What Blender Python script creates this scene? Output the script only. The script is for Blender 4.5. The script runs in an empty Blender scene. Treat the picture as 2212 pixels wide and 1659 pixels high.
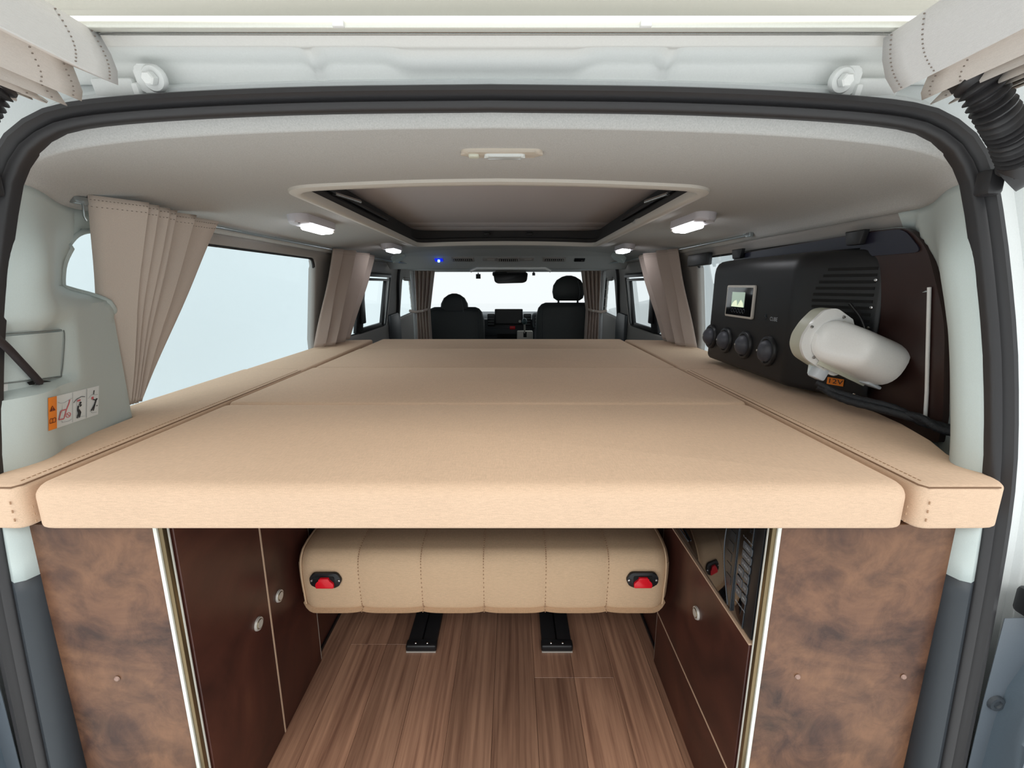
import bpy, bmesh, math, random
import numpy as np
from mathutils import Vector, Matrix
random.seed(4)
D = bpy.data
SC = bpy.context.scene
COL = SC.collection

# ------------------------------------------------------------------ camera, world, exposure
CAM = Vector((0.03, 0.0, 1.05)); FPX = 985.0; PITCH = math.radians(12.3)
cd = D.cameras.new('camera'); cam = D.objects.new('camera', cd); COL.objects.link(cam)
cd.sensor_width = 36.0; cd.lens = 36.0 * FPX / 2212.0; cd.clip_start = 0.01
cam.location = CAM; cam.rotation_euler = (math.pi / 2 - PITCH, 0, 0)
SC.camera = cam
w = D.worlds.new('world'); SC.world = w; w.use_nodes = True
w.node_tree.nodes['Background'].inputs[0].default_value = (0.94, 0.985, 1.0, 1)
w.node_tree.nodes['Background'].inputs[1].default_value = 1.04
SC.view_settings.view_transform = 'Standard'; SC.view_settings.look = 'None'
SC.view_settings.gamma = 1.0; SC.view_settings.use_curve_mapping = False
SC.view_settings.exposure = 0.0
# added fill light behind the van, out of view, brightens the bed
ld = D.lights.new('rear_fill_light', 'AREA'); ld.shape = 'RECTANGLE'; ld.size = 4.0; ld.size_y = 1.4; ld.energy = 76.0; ld.color = (1.0, 0.985, 0.96)
lo_ = D.objects.new('rear_fill_light', ld); COL.objects.link(lo_); lo_.location = (0, -2.3, 3.1)
lo_.rotation_euler = (Vector((0, .8, .7)) - Vector((0, -2.3, 3.1))).to_track_quat('-Z', 'Y').to_euler()
ld2 = D.lights.new('overhead_fill_light', 'AREA'); ld2.shape = 'RECTANGLE'; ld2.size = 4.0; ld2.size_y = 1.0; ld2.energy = 82.0; ld2.color = (1.0, 0.985, 0.96)  # second added light, shines through the tailgate glass onto the bed top
lo2 = D.objects.new('overhead_fill_light', ld2); COL.objects.link(lo2); lo2.location = (0, -.5, 3.3)
SC.cycles.max_bounces = 10; SC.cycles.diffuse_bounces = 6; SC.cycles.transparent_max_bounces = 16
SC.cycles.caustics_reflective = False; SC.cycles.caustics_refractive = False
SC.cycles.sample_clamp_indirect = 6.0

# ------------------------------------------------------------------ pixel -> place helpers (2212 x 1659 frame)
_cp, _sp = math.cos(PITCH), math.sin(PITCH)
def ray(u, v):
    dx = (u - 1106.0) / FPX; dy = (829.5 - v) / FPX
    return Vector((dx, _cp + dy * _sp, -_sp + dy * _cp))
def at(u, v, X=None, Y=None, Z=None):
    r = ray(u, v)
    if X is not None: t = (X - CAM.x) / r.x
    elif Y is not None: t = Y / r.y
    else: t = (Z - CAM.z) / r.z
    return CAM + r * t

# ------------------------------------------------------------------ materials
def srgb(c):
    o = []
    for k in c[:3]:
        k = k / 255.0
        o.append(k / 12.92 if k <= 0.04045 else ((k + 0.055) / 1.055) ** 2.4)
    return (o[0], o[1], o[2], 1.0)
class NT:
    def __init__(s, name):
        s.m = D.materials.new(name); s.m.use_nodes = True
        s.t = s.m.node_tree; s.b = s.t.nodes['Principled BSDF']; s.out = s.t.nodes['Material Output']
    def n(s, typ, **kw):
        nd = s.t.nodes.new(typ)
        for k, v in kw.items(): setattr(nd, k, v)
        return nd
    def l(s, a, b): s.t.links.new(a, b)
    def coords(s, scale=(1, 1, 1), rand=False):
        tc = s.n('ShaderNodeTexCoord'); mp = s.n('ShaderNodeMapping')
        mp.inputs['Scale'].default_value = scale
        s.l(tc.outputs['Object'], mp.inputs[0])
        if rand:
            oi = s.n('ShaderNodeObjectInfo'); mu = s.n('ShaderNodeMath', operation='MULTIPLY'); mu.inputs[1].default_value = 37.0
            s.l(oi.outputs['Random'], mu.inputs[0])
            cb = s.n('ShaderNodeCombineXYZ')
            for i in range(3): s.l(mu.outputs[0], cb.inputs[i])
            s.l(cb.outputs[0], mp.inputs['Location'])
        return mp.outputs[0]
    def ramp(s, fac, stops):
        r = s.n('ShaderNodeValToRGB')
        while len(r.color_ramp.elements) < len(stops): r.color_ramp.elements.new(0.5)
        for e, (p, c) in zip(r.color_ramp.elements, stops): e.position = p; e.color = c
        s.l(fac, r.inputs[0]); return r.outputs[0]
    def noise(s, vec, scale, detail=4, rough=0.55, dist=0.0):
        n = s.n('ShaderNodeTexNoise'); n.inputs['Scale'].default_value = scale
        n.inputs['Detail'].default_value = detail; n.inputs['Roughness'].default_value = rough
        n.inputs['Distortion'].default_value = dist
        s.l(vec, n.inputs['Vector']); return n.outputs['Fac']
    def mix(s, fac, a, b, mode='MIX'):
        m = s.n('ShaderNodeMix', data_type='RGBA', blend_type=mode)
        for sock, v in ((m.inputs[0], fac), (m.inputs[6], a), (m.inputs[7], b)):
            if hasattr(v, 'is_output') or hasattr(v, 'links'): s.l(v, sock)
            else: sock.default_value = v
        return m.outputs[2]
    def bump(s, h, strength, dist=0.002):
        b = s.n('ShaderNodeBump'); b.inputs['Strength'].default_value = strength; b.inputs['Distance'].default_value = dist
        s.l(h, b.inputs['Height']); s.l(b.outputs[0], s.b.inputs['Normal'])
def plain(name, rgb, rough=0.5, metal=0.0, spec=0.5, grain=0.0, gscale=400, sheen=0.0, emit=None, es=0.0, coat=0.0):
    k = NT(name); c = srgb(rgb)
    k.b.inputs['Base Color'].default_value = c; k.b.inputs['Roughness'].default_value = rough
    k.b.inputs['Metallic'].default_value = metal; k.b.inputs['Specular IOR Level'].default_value = spec
    k.b.inputs['Coat Weight'].default_value = coat
    if sheen: k.b.inputs['Sheen Weight'].default_value = sheen
    vec = k.coords()
    f = k.noise(vec, gscale, 3)
    g = max(grain, 0.02)
    col = k.ramp(f, [(0.3, (c[0] * (1 - g), c[1] * (1 - g), c[2] * (1 - g), 1)), (0.7, (min(1, c[0] * (1 + g)), min(1, c[1] * (1 + g)), min(1, c[2] * (1 + g)), 1))])
    k.l(col, k.b.inputs['Base Color'])
    if grain: k.bump(f, min(1, grain * 2.0), 0.001)
    if emit is not None:
        k.b.inputs['Emission Color'].default_value = srgb(emit); k.b.inputs['Emission Strength'].default_value = es
    return k.m
def fabric(name, rgb, weave=900, var=0.10, sheen=0.25, rough=0.85):
    k = NT(name); c = srgb(rgb)
    vec = k.coords((1, 1, 1)); v2 = k.coords((weave, weave * .12, weave)); v3 = k.coords((weave * .12, weave, weave))
    a = k.noise(v2, 1.0, 2); b = k.noise(v3, 1.0, 2); big = k.noise(vec, 5.0, 3)
    m = k.n('ShaderNodeMath', operation='ADD'); k.l(a, m.inputs[0]); k.l(b, m.inputs[1])
    h = k.n('ShaderNodeMath', operation='MULTIPLY'); h.inputs[1].default_value = 0.5; k.l(m.outputs[0], h.inputs[0])
    lo = tuple(x * (1 - var * 1.6) for x in c[:3]) + (1,); hi = tuple(min(1, x * (1 + var * 1.6)) for x in c[:3]) + (1,)
    col = k.ramp(h.outputs[0], [(0.3, lo), (0.7, hi)])
    col2 = k.mix(0.12, col, k.ramp(big, [(0.35, lo), (0.65, hi)]))
    k.l(col2, k.b.inputs['Base Color']); k.b.inputs['Roughness'].default_value = rough
    k.b.inputs['Sheen Weight'].default_value = sheen; k.b.inputs['Sheen Tint'].default_value = tuple(min(1, x * 1.3) for x in c[:3]) + (1,); k.b.inputs['Specular IOR Level'].default_value = 0.25
    k.bump(h.outputs[0], 0.25, 0.001)
    return k.m
def glassy(name, tint, refl=0.06):
    k = NT(name)
    tr = k.n('ShaderNodeBsdfTransparent'); gl = k.n('ShaderNodeBsdfGlossy'); gl.inputs['Roughness'].default_value = 0.02
    tr.inputs[0].default_value = tint + (1,)
    fr = k.n('ShaderNodeFresnel'); fr.inputs[0].default_value = 1.18
    mx = k.n('ShaderNodeMixShader'); mu = k.n('ShaderNodeMath', operation='MULTIPLY'); mu.inputs[1].default_value = 0.45
    k.l(fr.outputs[0], mu.inputs[0]); k.l(mu.outputs[0], mx.inputs[0]); k.l(tr.outputs[0], mx.inputs[1]); k.l(gl.outputs[0], mx.inputs[2])
    k.l(mx.outputs[0], k.out.inputs[0]); k.t.nodes.remove(k.b)
    return k.m
def leather(name):
    k = NT(name)
    vec = k.coords((1, 1, 1), rand=False)
    a = k.noise(vec, 3.4, 6, 0.62, 0.9); b = k.noise(vec, 16, 6, 0.7, 0.6); f = k.noise(vec, 260, 3)
    col = k.ramp(a, [(0.34, srgb((36, 22, 18))), (0.46, srgb((80, 52, 40))), (0.57, srgb((122, 86, 62))), (0.72, srgb((66, 44, 37)))])
    col = k.mix(0.35, col, k.ramp(b, [(0.38, srgb((44, 29, 25))), (0.62, srgb((134, 96, 70)))]))
    k.l(col, k.b.inputs['Base Color'])
    k.b.inputs['Roughness'].default_value = 0.42; k.b.inputs['Specular IOR Level'].default_value = 0.4
    k.bump(f, 0.12, 0.001)
    return k.m
def darkwood(name):
    k = NT(name)
    vec = k.coords((1, 1, 1))
    a = k.noise(vec, 4.0, 6, 0.6, 1.0); f = k.noise(vec, 300, 3)
    col = k.ramp(a, [(0.32, srgb((48, 25, 22))), (0.55, srgb((78, 42, 34))), (0.72, srgb((96, 58, 44)))])
    k.l(col, k.b.inputs['Base Color'])
    k.b.inputs['Roughness'].default_value = 0.36; k.bump(f, 0.06, 0.001)
    return k.m
def plankwood(name):
    k = NT(name)
    vec = k.coords((24, 1.3, 24), rand=True); vec2 = k.coords((90, 2.2, 90), rand=True)
    a = k.noise(vec, 1.0, 5, 0.6, 1.1); b = k.noise(vec2, 1.0, 4, 0.65, 0.2)
    col = k.ramp(a, [(0.28, srgb((96, 68, 56))), (0.5, srgb((138, 104, 86))), (0.68, srgb((166, 130, 108)))])
    col = k.mix(0.45, col, k.ramp(b, [(0.35, srgb((98, 70, 58))), (0.66, srgb((176, 140, 116)))]))
    oi = k.n('ShaderNodeObjectInfo')
    tint = k.ramp(oi.outputs['Random'], [(0.0, (0.88, 0.86, 0.84, 1)), (1.0, (1.45, 1.40, 1.35, 1))])
    col = k.mix(1.0, col, tint, 'MULTIPLY')
    k.l(col, k.b.inputs['Base Color']); k.b.inputs['Roughness'].default_value = 0.42
    k.bump(b, 0.08, 0.001)
    return k.m

M = {}
M['bed'] = fabric('beige_upholstery', (206, 178, 153), sheen=0.5)
M['bench'] = fabric('bench_upholstery', (206, 176, 144), weave=800)
M['stitch'] = plain('stitch_thread', (166, 134, 106), 0.8)
M['seam'] = plain('seam_piping', (120, 92, 70), 0.9)  # dark brown piping along the cushion seams
M['liner'] = plain('headliner_felt', (183, 183, 181), 0.95, grain=0.10, gscale=500, spec=0.1)
M['hatchfelt'] = plain('hatch_felt', (196, 192, 194), 0.95, grain=0.08, gscale=600, spec=0.1)
M['trim'] = plain('grey_plastic_trim', (190, 201, 199), 0.55, grain=0.03, gscale=900, spec=0.35)
M['wall'] = plain('grey_side_trim', (158, 154, 150), 0.75, grain=0.03, spec=0.25)
M['darktrim'] = plain('charcoal_plastic', (48, 54, 60), 0.5, grain=0.04, gscale=900)
M['rubber'] = plain('black_rubber', (40, 39, 41), 0.42, grain=0.03, gscale=900, spec=0.5)
M['gasket'] = plain('window_gasket_rubber', (22, 22, 24), 0.5)
M['paint'] = plain('white_body_paint', (222, 226, 226), 0.22, coat=0.4)
M['paintin'] = plain('white_inner_paint', (236, 238, 236), 0.4, coat=0.15)
M['bumper'] = plain('blue_grey_bumper_plastic', (84, 96, 106), 0.35, grain=0.03)
M['bumpgrey'] = plain('blue_grey_corner', (84, 92, 100), 0.4)  # even blue-grey for the corner panel
M['curtain'] = fabric('grey_beige_curtain', (206, 193, 182), weave=1100, var=0.05, sheen=0.2)
M['curtlight'] = fabric('pale_lit_curtain', (222, 222, 222), weave=1100, var=0.04, sheen=0.2)
M['palecurt'] = fabric('pale_beige_curtain', (216, 210, 204), weave=1100, var=0.05, sheen=0.2)
M['thread'] = plain('grey_thread', (140, 130, 122), 0.8)
M['frontcurt'] = fabric('brown_grey_curtain', (184, 168, 158), weave=1100, var=0.05, sheen=0.2)
M['alu'] = plain('brushed_aluminium', (214, 214, 210), 0.25, metal=0.9)
M['alubright'] = plain('bright_aluminium_edge', (238, 240, 232), 0.35, metal=0.35)
M['bronze'] = plain('bronze_anodised_edge', (128, 112, 84), 0.3, metal=0.8)
M['edgeband'] = plain('pale_edge_band', (206, 176, 150), 0.5)
M['leather'] = leather('mottled_brown_panel')
M['darkwood'] = darkwood('dark_brown_panel')
M['boardshade'] = plain('shaded_brown_laminate', (52, 34, 31), 0.35, grain=0.12, gscale=14)  # cabinet brown darkened for the board, its shade put into the colour
M['plank'] = plankwood('walnut_plank')
M['subfloor'] = plain('dark_subfloor', (40, 28, 24), 0.8)
M['black'] = plain('black_plastic', (24, 25, 28), 0.42, grain=0.04, gscale=900)
M['blackgloss'] = plain('gloss_black_glass', (10, 10, 12), 0.06, coat=0.6)
M['blacksatin'] = plain('satin_black_metal', (22, 24, 27), 0.45, grain=0.04, gscale=1200)
M['slot'] = plain('slot_black', (5, 5, 6), 0.8)
M['key'] = plain('keypad_grey', (70, 78, 86), 0.25)
M['keytxt'] = plain('keypad_print', (176, 184, 190), 0.6)
M['silver'] = plain('satin_silver', (206, 202, 194), 0.5, metal=0.35)
M['screw'] = plain('screw_steel', (190, 190, 190), 0.2, metal=1.0)
M['cap'] = plain('brown_screw_cap', (150, 122, 110), 0.45)
M['red'] = plain('red_plastic', (228, 26, 42), 0.3)
M['orange'] = plain('orange_print', (244, 138, 36), 0.6)
M['white'] = plain('white_plastic', (246, 247, 246), 0.25)
M['cream'] = plain('cream_plastic', (206, 208, 192), 0.4)
M['clear'] = plain('translucent_white_plastic', (214, 222, 230), 0.3)
M['paper'] = plain('white_sticker', (228, 236, 238), 0.5)
M['inkd'] = plain('dark_ink', (34, 40, 48), 0.6)
M['inkg'] = plain('grey_ink', (168, 176, 180), 0.6)
M['inkr'] = plain('red_ink', (206, 96, 104), 0.6)
M['inkb'] = plain('brown_ink', (110, 36, 10), 0.6)
M['screen'] = plain('display_glass', (170, 190, 176), 0.2, emit=(176, 200, 180), es=0.35)
M['screenhi'] = plain('display_bright', (236, 246, 214), 0.2, emit=(230, 242, 205), es=0.6)
M['led'] = plain('led_lens', (255, 255, 255), 0.4, emit=(248, 250, 255), es=13.0)
M['blueled'] = plain('blue_led', (120, 200, 255), 0.4, emit=(70, 140, 255), es=22.0)
M['bluering'] = plain('blue_lit_panel', (10, 20, 80), 0.4, emit=(20, 40, 255), es=0.8)
M['lens'] = plain('dome_lens', (216, 220, 218), 0.08, coat=0.6)
M['seat'] = plain('charcoal_seat_leather', (48, 52, 52), 0.55, grain=0.05, gscale=500)
M['dash'] = plain('grey_dash_plastic', (120, 126, 130), 0.55, grain=0.03)
M['dashdark'] = plain('dark_dash_plastic', (46, 50, 54), 0.5)
M['hook'] = plain('zinc_hook', (168, 176, 178), 0.3, metal=0.8)
M['blind'] = plain('grey_beige_blind', (176, 170, 158), 0.6, grain=0.03)
M['ground'] = plain('white_showroom_floor', (249, 250, 250), 0.7)
M['booth'] = plain('white_booth_wall', (246, 249, 250), 0.8)
M['hose'] = plain('braided_hose', (26, 30, 36), 0.55, grain=0.5, gscale=500)
M['strap'] = plain('black_strap', (34, 26, 28), 0.7, grain=0.1)
M['glassL'] = glassy('left_privacy_glass', (0.87, 0.965, 0.985))
M['glassR'] = glassy('right_privacy_glass', (0.93, 0.99, 1.0))
M['glassT'] = glassy('tailgate_privacy_glass', (0.70, 0.68, 0.64))
M['glassF'] = glassy('windshield_glass', (0.97, 0.98, 0.98))
M['mirror'] = plain('mirror_back', (18, 19, 21), 0.3)

# ------------------------------------------------------------------ object helpers
ROOT = {}
def rootloc(o):
    while o.parent is not None: o = o.parent
    return ROOT.get(o.name, Vector((0, 0, 0)))
def setp(o, label=None, cat=None, group=None, kind=None):
    if label: o['label'] = label
    if cat: o['category'] = cat
    if group: o['group'] = group
    if kind: o['kind'] = kind
    return o
def thing(name, label, cat, loc, group=None):
    o = D.objects.new(name, None); COL.objects.link(o); o.location = loc; o.empty_display_size = 0.02
    ROOT[o.name] = Vector(loc)
    return setp(o, label, cat, group)
def finish(me, name, mat, parent=None, smooth=None, label=None):
    """link a mesh built in world coordinates; origin at parent's base, or at its own base when top level"""
    if parent is not None: off = rootloc(parent)
    else:
        co = np.empty(len(me.vertices) * 3); me.vertices.foreach_get('co', co); co = co.reshape(-1, 3)
        lo, hi = co.min(0), co.max(0); off = Vector(((lo[0] + hi[0]) / 2, (lo[1] + hi[1]) / 2, lo[2]))
    me.transform(Matrix.Translation(-Vector(off)))
    if mat is not None and len(me.materials) == 0: me.materials.append(M[mat] if isinstance(mat, str) else mat)
    o = D.objects.new(name, me); COL.objects.link(o)
    if parent is not None: o.parent = parent
    else: o.location = off; ROOT[o.name] = Vector(off)
    if smooth is not None:
        me.shade_smooth()
        if smooth > 0: me.set_sharp_from_angle(angle=math.radians(smooth))
    if label: o['label'] = label
    return o
def bm_out(bm, name, mat, parent=None, smooth=35, label=None):
    bmesh.ops.recalc_face_normals(bm, faces=bm.faces[:])
    me = D.meshes.new(name); bm.to_mesh(me); bm.free()
    return finish(me, name, mat, parent, smooth, label)
def py_out(vs, fs, name, mat, parent=None, smooth=35, label=None, recalc=True):
    me = D.meshes.new(name); me.from_pydata([tuple(v) for v in vs], [], fs); me.update()
    if recalc:
        bm = bmesh.new(); bm.from_mesh(me); bmesh.ops.recalc_face_normals(bm, faces=bm.faces[:]); bm.to_mesh(me); bm.free()
    return finish(me, name, mat, parent, smooth, label)
def add_box(bm, c, s, bev=0.0, seg=2, rot=None):
    r = bmesh.ops.create_cube(bm, size=1.0); vs = r['verts']
    for v in vs: v.co = Vector((v.co.x * s[0], v.co.y * s[1], v.co.z * s[2]))
    if bev > 0:
        es = list({e for v in vs for e in v.link_edges})
        g = bmesh.ops.bevel(bm, geom=es, offset=min(bev, min(s) * 0.49), segments=seg, profile=0.5, affect='EDGES')
        vs = list({v for f in g['faces'] for v in f.verts} | {v for v in vs if v.is_valid})
    if rot is not None:
        for v in vs: v.co = rot @ v.co
    for v in vs: v.co += Vector(c)
    return vs
def box(name, c, s, mat, parent=None, bev=0.002, seg=2, rot=None, smooth=35, label=None):
    bm = bmesh.new(); add_box(bm, c, s, bev, seg, rot)
    return bm_out(bm, name, mat, parent, smooth, label)
def frame_box(name, o, ex, ey, ez, s, mat, parent=None, bev=0.002, seg=2, smooth=35, label=None):
    """box of size s centred at o with axes ex, ey, ez"""
    m = Matrix((ex, ey, ez)).transposed()
    bm = bmesh.new(); add_box(bm, o, s, bev, seg, m)
    return bm_out(bm, name, mat, parent, smooth, label)
def prism(name, poly, o, ex, ey, ez, depth, mat, parent=None, bev=0.0, seg=3, smooth=35, label=None, holes=None):
    """2-D outline poly in (ex, ey) at o, extruded by depth along ez"""
    bm = bmesh.new(); o = Vector(o); ex, ey, ez = Vector(ex), Vector(ey), Vector(ez)
    a = [bm.verts.new(o + ex * p[0] + ey * p[1]) for p in poly]
    b = [bm.verts.new(o + ex * p[0] + ey * p[1] + ez * depth) for p in poly]
    n = len(poly)
    bm.faces.new(a); top = bm.faces.new(b)
    for i in range(n): bm.faces.new((a[i], a[(i + 1) % n], b[(i + 1) % n], b[i]))
    if bev > 0:
        es = list(top.edges)
        bmesh.ops.bevel(bm, geom=es, offset=bev, segments=seg, profile=0.5, affect='EDGES')
    return bm_out(bm, name, mat, parent, smooth, label)
def rrect(w, h, r, n=5, cx=0.0, cy=0.0):
    P = []
    for sx, sy, a0 in ((1, 1, 0), (-1, 1, 90), (-1, -1, 180), (1, -1, 270)):
        for i in range(n + 1):
            a = math.radians(a0 + 90.0 * i / n)
            P.append((cx + sx * (w / 2 - r) + r * math.cos(a), cy + sy * (h / 2 - r) + r * math.sin(a)))
    return P
def roundpoly(poly, r, n=5):
    out = []; N = len(poly)
    for i in range(N):
        p = Vector(poly[i][:2]); a = Vector(poly[i - 1][:2]); b = Vector(poly[(i + 1) % N][:2])
        rr = poly[i][2] if len(poly[i]) > 2 else r
        d1 = (a - p); d2 = (b - p); l = min(rr, d1.length * .49, d2.length * .49)
        s = p + d1.normalized() * l; e = p + d2.normalized() * l
        if l < 1e-5: out.append((p.x, p.y)); continue
        for k in range(n + 1):
            t = k / n; q = s * (1 - t) ** 2 + p * 2 * t * (1 - t) + e * t * t
            out.append((q.x, q.y))
    return out
def resample(pts, step):
    out = []; N = len(pts)
    for i in range(N):
        a = np.array(pts[i]); b = np.array(pts[(i + 1) % N]); k = max(1, int(np.linalg.norm(b - a) / step))
        for j in range(k): out.append(tuple(a + (b - a) * j / k))
    return out
def add_tube(bm, path, r, sides=8, closed=False, cap=True):
    path = [Vector(p) for p in path]; n = len(path); rs = r if hasattr(r, '__len__') else [r] * n
    rings = []; up = None
    for i in range(n):
        a = path[i - 1] if (i > 0 or closed) else path[i]; b = path[(i + 1) % n] if (i < n - 1 or closed) else path[i]
        t = (b - a).normalized()
        if up is None: up = Vector((0, 0, 1)) if abs(t.z) < 0.9 else Vector((1, 0, 0))
        s = t.cross(up).normalized(); up = s.cross(t).normalized()
        rings.append([bm.verts.new(path[i] + (s * math.cos(2 * math.pi * k / sides) + up * math.sin(2 * math.pi * k / sides)) * rs[i]) for k in range(sides)])
    m = n if closed else n - 1
    for i in range(m):
        A, B = rings[i], rings[(i + 1) % n]
        for k in range(sides): bm.faces.new((A[k], A[(k + 1) % sides], B[(k + 1) % sides], B[k]))
    if cap and not closed: bm.faces.new(rings[0]); bm.faces.new(rings[-1])
def tube(name, path, r, mat, parent=None, sides=8, closed=False, smooth=60, label=None):
    bm = bmesh.new(); add_tube(bm, path, r, sides, closed)
    return bm_out(bm, name, mat, parent, smooth, label)
def lathe(name, prof, o, axis, mat, parent=None, sides=24, smooth=40, label=None, sx=1.0, sy=1.0, ref=None):
    """prof: (radius, height) along axis from o"""
    ax = Vector(axis).normalized(); t = Vector(ref) if ref else (Vector((0, 0, 1)) if abs(ax.z) < .9 else Vector((1, 0, 0)))
    e1 = ax.cross(t).normalized(); e2 = ax.cross(e1).normalized(); o = Vector(o)
    bm = bmesh.new(); rings = []
    for r, h in prof:
        if r < 1e-6: rings.append([bm.verts.new(o + ax * h)])
        else: rings.append([bm.verts.new(o + ax * h + (e1 * sx * math.cos(2 * math.pi * k / sides) + e2 * sy * math.sin(2 * math.pi * k / sides)) * r) for k in range(sides)])
    for A, B in zip(rings, rings[1:]):
        for k in range(sides):
            k2 = (k + 1) % sides
            if len(A) == 1 and len(B) > 1: bm.faces.new((A[0], B[k], B[k2]))
            elif len(B) == 1 and len(A) > 1: bm.faces.new((A[k], A[k2], B[0]))
            elif len(A) > 1: bm.faces.new((A[k], A[k2], B[k2], B[k]))
    return bm_out(bm, name, mat, parent, smooth, label)
def smoothpath(pts, n=6, closed=False):
    P = [Vector(p) for p in pts]; N = len(P); out = []
    rng = N if closed else N - 1
    for i in range(rng):
        p1, p2 = P[i], P[(i + 1) % N]
        p0 = P[i - 1] if (i > 0 or closed) else p1 * 2 - p2
        p3 = P[(i + 2) % N] if (i + 2 < N or closed) else p2 * 2 - p1
        for k in range(n):
            t = k / n
            out.append(0.5 * ((2 * p1) + (p2 - p0) * t + (2 * p0 - 5 * p1 + 4 * p2 - p3) * t * t + (3 * p1 - p0 - 3 * p2 + p3) * t ** 3))
    if not closed: out.append(P[-1])
    return out
def solidify(o, th, off=1.0):
    m = o.modifiers.new('thickness', 'SOLIDIFY'); m.thickness = th; m.offset = off
    return o
_tx = {}
def text_mesh(s):
    if s in _tx: return _tx[s]
    c = D.curves.new('t', 'FONT'); c.body = s; c.size = 1.0; c.align_x = 'CENTER'; c.align_y = 'CENTER'; c.resolution_u = 3
    o = D.objects.new('t', c); COL.objects.link(o); bpy.context.view_layer.update()
    me = D.meshes.new_from_object(o.evaluated_get(bpy.context.evaluated_depsgraph_get()))
    vs = [tuple(v.co) for v in me.vertices]; fs = [tuple(p.vertices) for p in me.polygons]
    D.objects.remove(o); D.curves.remove(c); D.meshes.remove(me)
    _tx[s] = (vs, fs); return _tx[s]
def text(name, s, size, o, ex, ey, mat, parent, width=None):
    vs, fs = text_mesh(s); o, ex, ey = Vector(o), Vector(ex), Vector(ey)
    if not vs: return None
    xs = [v[0] for v in vs]; wd = max(xs) - min(xs); k = size
    kx = size if width is None else width / wd
    return py_out([o + ex * v[0] * kx + ey * v[1] * k for v in vs], fs, name, mat, parent, None, recalc=False)

def gridsurf(f, us, vs, hole_polys=(), key=None, inside=False):
    """surface f(u,v) -> xyz on a grid; cells inside any 2-D polygon (in the (u,v) plane) are cut out, edge verts snapped to it"""
    us = np.asarray(us, float); vs = np.asarray(vs, float)
    U, V = np.meshgrid(us, vs, indexing='ij'); P = np.stack([U, V], -1).reshape(-1, 2)
    cell = 0.6 * max(np.diff(us).max(), np.diff(vs).max())
    def inpoly(Q, poly):
        x, y = Q[:, 0], Q[:, 1]; c = np.zeros(len(Q), bool); n = len(poly)
        for i in range(n):
            x1, y1 = poly[i]; x2, y2 = poly[(i + 1) % n]
            if y1 == y2: continue
            k = (y1 > y) != (y2 > y); xi = x1 + (y - y1) * (x2 - x1) / (y2 - y1)
            c ^= k & (x < xi)
        return c
    for poly in hole_polys:
        pl = np.array(poly); a = pl; b = np.roll(pl, -1, 0); ab = b - a; L = (ab ** 2).sum(1) + 1e-12
        lo, hi = pl.min(0), pl.max(0)
        du = np.diff(us[(us >= lo[0] - .02) & (us <= hi[0] + .02)]).mean(); dv = np.diff(vs[(vs >= lo[1] - .02) & (vs <= hi[1] + .02)]).mean()
        S = np.array([1 / du, 1 / dv]); pad = np.array([2 * du, 2 * dv])
        sel = np.where(((P >= lo - pad) & (P <= hi + pad)).all(1))[0]
        Q = P[sel] * S; a2 = a * S; ab2 = ab * S; L2 = (ab2 ** 2).sum(1) + 1e-12
        t = np.clip(((Q[:, None, :] - a2[None]) * ab2[None]).sum(2) / L2[None], 0, 1)
        C = a2[None] + t[..., None] * ab2[None]; dd = np.linalg.norm(Q[:, None, :] - C, axis=2); j = dd.argmin(1)
        dm = dd[np.arange(len(Q)), j]; cp = C[np.arange(len(Q)), j] / S
        s = dm < 0.56
        P[sel[s]] = cp[s]
    nu, nv = len(us), len(vs)
    idx = np.arange(nu * nv).reshape(nu, nv)
    F = np.stack([idx[:-1, :-1], idx[1:, :-1], idx[1:, 1:], idx[:-1, 1:]], -1).reshape(-1, 4)
    cen = P[F].mean(1); cut = np.zeros(len(F), bool)
    for poly in hole_polys: cut |= inpoly(cen, poly)
    F = F[cut] if inside else F[~cut]
    used = np.unique(F); mp = -np.ones(nu * nv, int); mp[used] = np.arange(len(used))
    verts = [f(float(P[i, 0]), float(P[i, 1])) for i in used]
    return verts, [tuple(int(k) for k in q) for q in mp[F]]

# ------------------------------------------------------------------ van shell functions (x across, y into the van, z up, floor z = 0)
_z = [-0.1, 0.25, 0.69, 0.90, 1.06, 1.15, 1.195]
_h = [0.772, 0.770, 0.763, 0.742, 0.716, 0.704, 0.696]
SEAL_UP = [(0.696, 1.195), (0.676, 1.236), (0.640, 1.265), (0.585, 1.283), (0.45, 1.295), (0.25, 1.303), (0.0, 1.306)]
_hc = np.array(smoothpath([(h, 0, z) for h, z in zip(_h, _z)], 10))
_yc = np.array(smoothpath([(y, 0, z) for y, z in zip([0.612, 0.62, 0.637, 0.652, 0.672, 0.70, 0.72], [-0.1, 0.25, 0.69, 0.9, 1.06, 1.19, 1.306])], 10))
def sealY(z): return float(np.interp(z, _yc[:, 2], _yc[:, 0]))
def sealH(z): return float(np.interp(z, _hc[:, 2], _hc[:, 0]))
def W(z): return float(np.interp(z, [-0.1, 0.5, 0.80, 1.165, 1.20], [0.86, 0.885, 0.89, 0.848, 0.828]))
def sm(a, b, x):
    t = min(1, max(0, (x - a) / (b - a))); return t * t * (3 - 2 * t)
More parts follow.
